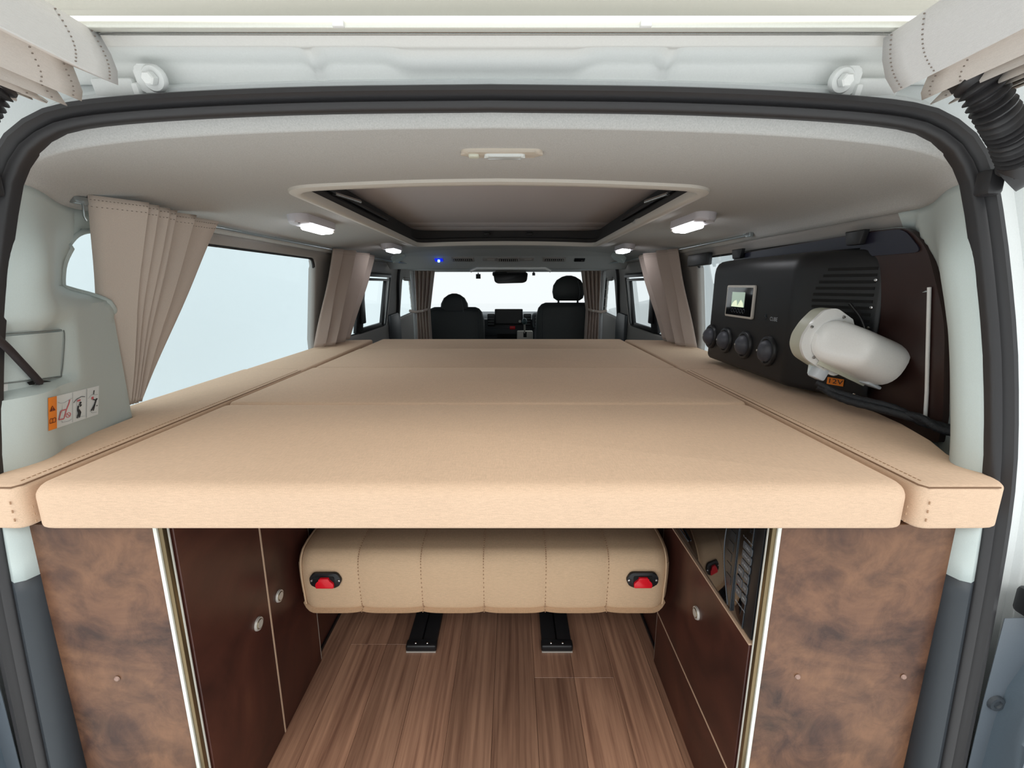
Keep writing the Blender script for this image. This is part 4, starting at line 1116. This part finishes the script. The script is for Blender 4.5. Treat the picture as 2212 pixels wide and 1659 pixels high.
# ================================================================== BLACK UNIT ON THE RIGHT WINDOW BOARD
board = thing('window_board', 'dark brown board covering the rear of the right window', 'board', (.86, 1.3, .775))
BX = lambda z: W(z) - .022
def bpt(y, z): return Vector((BX(z), y, z))
outl = resample(roundpoly([(.850, .745, .01), (.853, .80, .05), (.866, .98, .05), (.890, 1.05, .03), (.917, 1.122, .03), (.965, 1.164, .03), (1.05, 1.166, .01), (1.68, 1.155, .03), (1.72, 1.11, .04), (1.72, .745, .01)], .03), .03)
def slab(name, outl2, dx, th, mat, parent):
    bm = bmesh.new(); a = [bm.verts.new(bpt(y, z) + Vector((dx, 0, 0))) for y, z in outl2]; b = [bm.verts.new(bpt(y, z) + Vector((dx + th, 0, 0))) for y, z in outl2]; n = len(outl2)
    bm.faces.new(a); bm.faces.new(b)
    for i in range(n): bm.faces.new((a[i], a[(i + 1) % n], b[(i + 1) % n], b[i]))
    return bm_out(bm, name, mat, parent, 30)
slab('panel', outl, 0, .014, 'boardshade', board)
up = [(y, z) for y, z in outl if z > 1.118]; 
zl = 1.112
strip = roundpoly([(.922, zl), (.968, 1.160), (1.05, 1.163), (1.68, 1.1535), (1.715, zl)], .02, 4)
slab('upper_strip', strip, -.0035, .003, plain('dark_blue_black_band', (40, 40, 54), .3), board)  # blue-black band along the top of the board
tube('edge_strip', [bpt(.884 + .016 * (z - .785) / .26, z) + Vector((-.004, 0, 0)) for z in np.linspace(.785, 1.045, 6)], .0035, 'white', board, 8)
for y, wd in ((1.64, .075), (1.085, .062)):
    c = bpt(y, 1.158) + Vector((-.008, 0, 0))
    prism('clip', roundpoly([(-wd / 2, .012), (wd / 2, .012), (wd / 2 * .7, -.020), (-wd / 2 * .7, -.020)], .003, 2), c, Y_, Z_, (-1, 0, 0), .012, 'black', board, .003, 2)
c = at(1512, 561, X=.825); box('black_clip_cover', (.822, c.y, c.z), (.024, .21, .050), 'black', board, .006)

XU = .748                        # inner face of the unit
un = thing('heater_unit', 'matt black wall unit with display and four round air outlets', 'heater', (.80, 1.36, .79))
# plan outline (x, y): face, rounded corner, slanted vent side to the wall
def unit_plan(inset=0.0, fx=XU):
    return roundpoly([(.846, 1.685), (fx + .02, 1.69), (fx, 1.665), (fx, 1.190, .012), (fx + .010, 1.165, .012), (.838, 1.020), (.846, 1.015)], .02, 6)
zs_ = [(.786, .016), (.789, .008), (.795, .003), (.803, 0), (1.085, 0), (1.105, .003), (1.118, .010), (1.127, .022), (1.131, .040), (1.133, .07)]
plan0 = unit_plan(); n = len(plan0); vs = []
for z, ins in zs_:
    for x, y in plan0:
        xx = min(.848, x + ins) if ins < .03 else min(.846, x + ins)
        vs.append((xx, y, z))
fs = [(k * n + i, k * n + (i + 1) % n, (k + 1) * n + (i + 1) % n, (k + 1) * n + i) for k in range(len(zs_) - 1) for i in range(n)] + [tuple(range(n)), tuple((len(zs_) - 1) * n + i for i in range(n))]
py_out(vs, fs, 'housing', 'blacksatin', un, 50)
# eyeball outlets
for k, y in enumerate((1.268, 1.398, 1.525, 1.640)):
    o_ = Vector((XU - .001, y, .868 if k == 0 else .868))
    vt = lathe('air_outlet', [(.030, .0), (.030, .004), (.034, .008), (.040, .007), (.043, .003), (.043, -.002)], o_, (-1, 0, 0), 'black', un, 32)
    d = Vector((-.80, .0, .20 - .05 * k)).normalized()
    bmq = bmesh.new(); bmesh.ops.create_uvsphere(bmq, u_segments=20, v_segments=12, radius=.031)
    for v in bmq.verts: v.co = Vector((v.co.x * .82, v.co.y * .98, v.co.z))
    rot = Matrix.Rotation(math.radians((18, -6, -6, -6)[k]), 3, 'Z')
    for v in bmq.verts:
        q = v.co.copy()
        if q.y > .012: q.y = .012 + (q.y - .012) * .15     # shutter cut
        v.co = rot @ q + o_ + Vector((-.004, .0, 0))
    bm_out(bmq, 'shutter_ball', plain('outlet_ball', (74, 76, 84), .45) if k == 0 else D.materials['outlet_ball'], vt, 50)
    lathe('hole', [(0, .0012), (.003, .001), (.003, 0)], o_ + Vector((-.029, .004, .002)), (-1, .1, 0), 'silver', vt, 10)
# display
dc = Vector((XU - .001, 1.452, .998))
ds = prism('display', rrect(.176, .100, .006, 3), dc, EY, Z_, NX, .006, 'silver', un, .002, 2)
prism('display_glass', rrect(.160, .086, .002, 2), dc + NX * .0055, EY, Z_, NX, .0012, 'blackgloss', ds)
prism('display_screen', rrect(.082, .046, .002, 2, -.004, .006), dc + NX * .0068, EY, Z_, NX, .0006, 'screen', ds)
prism('screen_bright_area', [(-.044, -.016), (.034, -.016), (.030, -.004), (.016, .006), (.004, -.006), (-.004, -.014), (-.012, .004), (-.024, .002), (-.036, -.006)], dc + NX * .0075, EY, Z_, NX, .0004, 'screenhi', ds)
for k in range(5):
    c = dc + EY * (-.036 + .018 * k) + Z_ * -.028 + NX * .0069
    tube('touch_key', [c + EY * (.0065 * math.cos(a)) + Z_ * (.0065 * math.sin(a)) for a in np.linspace(0, 6.0, 13)], .0006, 'key', ds, 4)
lc = Vector((XU - .001, 1.300, .957))
tube('logo_diamond', [lc + EY * a + Z_ * b for a, b in ((0, .011), (.010, 0), (0, -.011), (-.010, 0))], .0012, 'key', un, 5, True)
tube('logo_diamond', [lc + EY * a + Z_ * b for a, b in ((-.003, .006), (.004, .001), (-.003, -.004))], .0009, 'key', un, 5)
text('logo_print', 'CUBE', .0150, lc + EY * .042 + NX * .0006, EY, Z_, 'keytxt', un)
# slanted vent side
a = Vector((XU + .006, 1.165, 0)); b = Vector((.838, 1.020, 0)); ex = (b - a).normalized(); nn = Vector((-ex.y * -1, 0, 0)); nn = Vector((ex.y, -ex.x, 0));
if nn.x > 0: nn = -nn
Ls = (b - a).length
for k in range(10):
    z = 1.085 - .0145 * k; w2 = Ls * (.60 + .16 * math.sin(math.pi * k / 10))
    c = a + ex * (Ls * .93 - w2 / 2) + Vector((0, 0, z)) + nn * .0004
    frame_box('vent_slot', c, ex, Z_, nn, (w2, .0065, .0016), 'slot', un, 0)
for f, z in ((.93, 1.060), (.93, 1.000), (.93, .955), (.55, .800), (.90, .800)):
    lathe('screw', [(0, .0025), (.003, .002), (.004, 0)], a + ex * Ls * f + Vector((0, 0, z)) + nn * .001, nn, 'screw', un, 10)
for y in (1.10, 1.24, 1.40, 1.54):
    lathe('screw', [(0, .003), (.004, .002), (.005, 0)], (.832, y, 1.137), (-.5, -.3, 1), 'screw', un, 10)
sc = a + ex * Ls * .64 + Vector((0, 0, .8220)) + nn * .0012
vl = frame_box('voltage_label', sc, ex, Z_, nn, (.036, .017, .0012), 'orange', un, 0)
text('voltage_print', '12V', .016, sc + nn * .0012, ex, Z_, 'inkd', vl, .030)

# ================================================================== WHITE AIR HOOD AND HOSE BESIDE THE UNIT
hd = thing('air_hood', 'white plastic air intake hood fixed to the rear side of the black unit', 'air hood', at(1800, 800, Y=1.03))
def pxY(pts, y): return [at(u, v, Y=y) for u, v in pts]
FL = roundpoly([(1730, 748, 10), (1736, 724, 8), (1754, 697, 12), (1784, 668, 16), (1810, 666, 8), (1843, 690, 2), (1852, 730, 4), (1842, 782, 4), (1822, 792, 3), (1818, 806, 8), (1800, 814, 8), (1738, 774, 12)], 8, 4)
def px_prism(name, pts, y0, y1, mat, bev=0.0, seg=3):
    A = pxY(pts, y0); bm = bmesh.new(); n = len(A)
    a = [bm.verts.new(p) for p in A]; b = [bm.verts.new(Vector((p.x, y1, p.z))) for p in A]
    bm.faces.new(a); ft = bm.faces.new(b)
    for i in range(n): bm.faces.new((a[i], a[(i + 1) % n], b[(i + 1) % n], b[i]))
    if bev: bmesh.ops.bevel(bm, geom=list(bm.faces[0].edges) if False else [e for e in bm.edges if all(abs(v.co.y - y0) < 1e-6 for v in e.verts)], offset=bev, segments=seg, profile=.5, affect='EDGES')
    return bm_out(bm, name, mat, hd, 40)
px_prism('base_block', FL, 1.0265, 1.072, 'cream', 0)
px_prism('flange', FL, 1.020, 1.028, 'white', .002, 2)
box('mount', (.765, 1.095, .93), (.05, .06, .06), 'cream', hd, .004)
A0 = at(1772, 722, Y=1.0); B0 = at(1914, 789, Y=.985); e1 = (B0 - A0); L = e1.length; e1.normalize(); e2 = Vector((0, -1, 0)).cross(e1).normalized()
if e2.z < 0: e2 = -e2
nv = 26; nu = 17; vs = []
for i in range(nv):
    s = i / (nv - 1); x = s * L
    r = .0515 * min(1, math.sqrt(max(0, 1 - (1 - min(1, s / .30)) ** 2)) * 1.0) * (0.93 + .07 * s)
    h = .012 + .066 * sm(.02, .50, s) * (1 if s < .95 else 1 - .5 * ((s - .95) / .05) ** 2)
    if s > .95: r *= 1 - .06 * ((s - .95) / .05) ** 2
    for k in range(nu):
        a = math.pi * k / (nu - 1)
        c, sn = math.cos(a), math.sin(a)
        vs.append(A0 + e1 * x + e2 * (r * math.copysign(abs(c) ** .8, c)) + Vector((0, -1, 0)) * (h * sn ** .75 - .02))
fs = [(i * nu + k, i * nu + k + 1, (i + 1) * nu + k + 1, (i + 1) * nu + k) for i in range(nv - 1) for k in range(nu - 1)] + [tuple((nv - 1) * nu + k for k in range(nu))]
py_out(vs, fs, 'hood_shell', 'white', hd, 50)
bk = at(1880, 800, Y=1.012)
frame_box('back_plate', A0 + e1 * L * .62 + Vector((0, .019, 0)) - e2 * .004, e1, e2, Vector((0, -1, 0)), (L * .72, .108, .004), 'cream', hd, .001)
frame_box('drip_lip', A0 + e1 * (L * .97) - e2 * .050 + Vector((0, .004, 0)), e1, e2, Vector((0, -1, 0)), (.030, .008, .034), 'clear', hd, .003)
for u, v in ((1754, 706), (1823, 685), (1758, 772), (1780, 792), (1792, 774)):
    lathe('screw', [(0, .003), (.0025, .0025), (.0036, 0)], at(u, v, Y=1.0185), (0, -1, 0), 'screw', hd, 12)
frame_box('connector', at(1768, 805, Y=1.035), e1, e2, Vector((0, -1, 0)), (.026, .030, .030), 'clear', hd, .005)
frame_box('tag_plate', at(1752, 797, Y=1.05), X_, Z_, Vector((0, -1, 0)), (.014, .022, .002), 'paper', hd, 0)
hp = [at(1764, 826, Y=1.035), at(1800, 845, Y=1.01), at(1850, 862, Y=.97), at(1930, 882, Y=.91), at(1990, 912, Y=.865), at(2034, 938, Y=.83), at(2062, 958, Y=.80)]
hs_ = thing('braided_hose', 'thick black braided hose lying along the right side cushion', 'hose', (hp[-1].x, hp[-1].y, .772))
for k, (dx, dz) in enumerate(((0, .002), (.016, -.010), (-.010, -.018))):
    pts = [p + Vector((dx * math.cos(i * .9 + k), .0, max(dz * math.sin(i * .7 + k) * .6, .783 - p.z) if i > 3 else dz * .5)) for i, p in enumerate(hp)]
    sp = smoothpath(pts, 10)
    tube('hose_line', sp, [.0078 + .0005 * math.cos(i * 1.9) for i in range(len(sp))], 'hose', hs_, 10)
o = tube('power_cable', smoothpath([at(1835, 655, Y=1.03), at(1858, 685, Y=1.02), at(1868, 712, Y=1.01), at(1872, 745, Y=1.005)], 6), .003, 'black', None, 8)
setp(o, 'thin black cable dropping behind the white air hood', 'cable')

# ================================================================== CAB: seats, dash, mirror
def seat(cx, y, z_top, wd, hr_z0, hr_z1, hr_w, label, posts, cxh):
    t = thing('front_seat', label, 'seat', (cx, y, .10), 'front seats')
    # backrest: loft of rounded sections
    def loft(name, secs, mat, cyl=.10):
        vs = []; n = 28
        for z, w2, d in secs:
            for k in range(n):
                a = 2 * math.pi * k / n; c, s = math.cos(a), math.sin(a)
                vs.append((cx_ + w2 * math.copysign(abs(c) ** .45, c), y + d * math.copysign(abs(s) ** .6, s), z))
        m = len(secs); fs = [(i * n + k, i * n + (k + 1) % n, (i + 1) * n + (k + 1) % n, (i + 1) * n + k) for i in range(m - 1) for k in range(n)] + [tuple(range(n)), tuple((m - 1) * n + k for k in range(n))]
        return py_out(vs, fs, name, mat, t, 50)
    cx_ = cx; w2 = wd / 2
    bk = loft('backrest', [(.35, w2 * .96, .06), (z_top - .22, w2, .065), (z_top - .10, w2 * .985, .062), (z_top - .04, w2 * .92, .056), (z_top - .012, w2 * .82, .046), (z_top, w2 * .70, .030)], 'seat')
    tube('seam', smoothpath([(cx - w2 * .80, y - .064, z_top - .30), (cx - w2 * .80, y - .063, z_top - .06), (cx - w2 * .66, y - .05, z_top - .015), (cx + w2 * .66, y - .05, z_top - .015), (cx + w2 * .80, y - .063, z_top - .06), (cx + w2 * .80, y - .064, z_top - .30)], 5), .002, 'dashdark', bk, 6)
    cx_ = cxh; h2 = hr_w / 2; dz = hr_z1 - hr_z0
    hr = loft('headrest', [(hr_z0, h2 * .70, .030), (hr_z0 + dz * .10, h2 * .92, .045), (hr_z0 + dz * .35, h2, .052), (hr_z0 + dz * .60, h2 * .95, .050), (hr_z0 + dz * .82, h2 * .74, .044), (hr_z0 + dz * .95, h2 * .42, .034), (hr_z1, h2 * .16, .016)], 'seat')
    tube('seam', smoothpath([(cxh + h2 * .62, y - .048, hr_z0 + .012), (cxh + h2 * .66, y - .054, hr_z0 + dz * .4), (cxh + h2 * .52, y - .045, hr_z0 + dz * .8)], 4), .0015, 'dash', hr, 6)
    for k in (-1, 1): tube('headrest_post', [(cxh + k * .075, y, z_top - .03), (cxh + k * .075, y, hr_z0 + .03)], .008 if posts else .012, 'seat', t, 10)
    box('seat_cushion', (cx, y + .30, .40), (wd, .50, .16), 'seat', t, .05, 4)
    box('seat_base', (cx, y + .26, .16), (wd * .9, .44, .32), 'dashdark', t, .02)
seat(-.432, 3.74, .872, .480, .780, .980, .226, 'charcoal front passenger seat with low headrest', False, -.435)
seat(.465, 3.62, .912, .500, .928, 1.118, .250, 'black driver seat with tall raised headrest', True, .468)
db = thing('dashboard', 'grey dashboard with vents across the cab', 'dashboard', (0, 4.5, .0))
prism('dash_body', roundpoly([(4.42, .30), (4.42, .60), (4.44, .70), (4.50, .765), (4.72, .785), (4.76, .30)], .03, 4), (-.80, 0, 0), Y_, Z_, X_, 1.6, 'dash', db, 0)
q = at(1099, 684, Y=4.40)
box('centre_stack', (q.x - .005, 4.43, .56), (.50, .10, .34), 'dashdark', db, .02)
box('lower_tray', (q.x - .02, 4.375, .605), (.44, .03, .07), 'dashdark', db, .006)
box('lower_slot', at(1098, 726, Y=4.352), (.215, .012, .040), 'slot', db, .003)
hz = at(1107, 708, Y=4.352); hzb = box('hazard_button', hz, (.052, .014, .030), 'red', db, .003, label='red hazard light button')
for u in (1061, 1139):
    c = at(u, 691, Y=4.37)
    vt = box('side_vent', c, (.072, .03, .115), 'black', db, .006)
    for k in range(4): box('vent_slat', c + Vector((0, -.018, .040 - .026 * k)), (.058, .012, .006), 'dash', vt, .001)
box('glove_slot', at(1045, 691, Y=4.40), (.040, .02, .014), 'slot', db, .003)
c = at(1166, 692, Y=4.38)
bn = box('instrument_hood', c, (.150, .06, .150), 'dash', db, .03, 4); box('instrument_face', c + Vector((0, -.033, 0)), (.105, .008, .105), 'black', bn, .012, 3)
for k in range(3): box('gauge_mark', c + Vector((-.025, -.039, .03 - .03 * k)), (.04, .004, .012), 'dash', bn, .002)
sn = thing('dash_screen', 'dark flat display screen standing on the dashboard centre', 'screen', at(1099, 700, Y=4.35))
c = at(1099, 684.5, Y=4.345)
box('screen_case', c, (.264, .025, .148), 'black', sn, .008); box('screen_panel', c + Vector((0, -.0135, .004)), (.240, .003, .122), 'black', sn, 0)
lathe('volume_knob', [(0, .012), (.010, .011), (.013, .004), (.013, 0)], at(1123, 694, Y=4.325), (0, -1, 0), 'silver', sn, 14)
sh = thing('gear_lever', 'upright gear lever with round knob beside the dash screen', 'gear lever', at(1134, 730, Y=4.20))
c = at(1134, 722, Y=4.20); box('shift_console', c + Vector((.0, .02, -.02)), (.145, .09, .100), 'silver', sh, .01); box('shift_gate', c + Vector((0, -.028, .0)), (.03, .006, .05), 'slot', sh, .004)
tube('stem', [c + Vector((-.004, -.02, .0)), at(1133, 700, Y=4.15)], .008, 'silver', sh, 8)
bmq = bmesh.new(); bmesh.ops.create_uvsphere(bmq, u_segments=16, v_segments=10, radius=.024)
kc = at(1133, 694, Y=4.15)
for v in bmq.verts: v.co = Vector((v.co.x, v.co.y, v.co.z * 1.25)) + kc
bm_out(bmq, 'knob', plain('lever_knob', (70, 92, 96), .35), sh, 60)
mr = thing('rear_view_mirror', 'black rear view mirror hanging from the overhead console', 'mirror', at(1100, 610, Y=4.05))
prism('mirror_housing', roundpoly([(-.150, .040), (.150, .044), (.140, -.030), (.110, -.044), (-.110, -.050), (-.138, -.036)], .02, 4), at(1103, 600, Y=4.06), X_, Z_, -Y_, .03, 'mirror', mr, .008, 3)
box('console_box', at(1103, 590, Y=4.12), (.27, .10, .045), 'wall', mr, .01); box('mirror_arm', at(1080, 592, Y=4.08), (.13, .05, .035), 'dashdark', mr, .01)
for u, v, sz, nm in ((1033, 597, .042, 'larger dark camera hanging at the windshield left of the mirror'), (1153, 592, .026, 'tiny dark sensor on the windshield right of the mirror')):
    o = prism('windshield_camera', roundpoly([(-sz / 2, sz / 2), (-.004, sz / 2), (-.004, sz * .8), (.004, sz * .8), (.004, sz / 2), (sz / 2, sz / 2), (sz / 2, -sz / 2), (-sz / 2, -sz / 2)], .002, 2), at(u, v, Y=4.30), X_, Z_, Y_, .02, 'dashdark', None)
    setp(o, nm, 'camera')
for s, nm in ((-1, 'left'), (1, 'right')):
    o = box('wall_cowl_' + nm, (s * .90, 4.62, .40), (.06, .52, .80), 'wall', None, .004); o['kind'] = 'structure'; o['label'] = 'grey cab side panel ahead of the %s front door' % nm
    o = prism('door_sill_trim', roundpoly([(3.40, .30), (3.40, .83), (3.62, .835), (3.70, .80), (3.70, .30)], .02, 3), (s * (W(.8) - .004), 0, 0), Y_, Z_, (-s, 0, 0), .02, 'dashdark', None, .004, 2)
    setp(o, 'dark lower door post cover on the %s wall near the cab' % nm, 'door trim', 'door post covers')
    o = tube('door_seal_strip', smoothpath([(s * (W(z) - .006), 3.60 + (.06 if z < 1.0 else .02), z) for z in (.72, .9, 1.05, 1.15, 1.19)], 4), .014, 'gasket', None, 8)
    setp(o, 'black vertical seal strip of the sliding door on the %s wall' % nm, 'seal strip', 'sliding door seals')
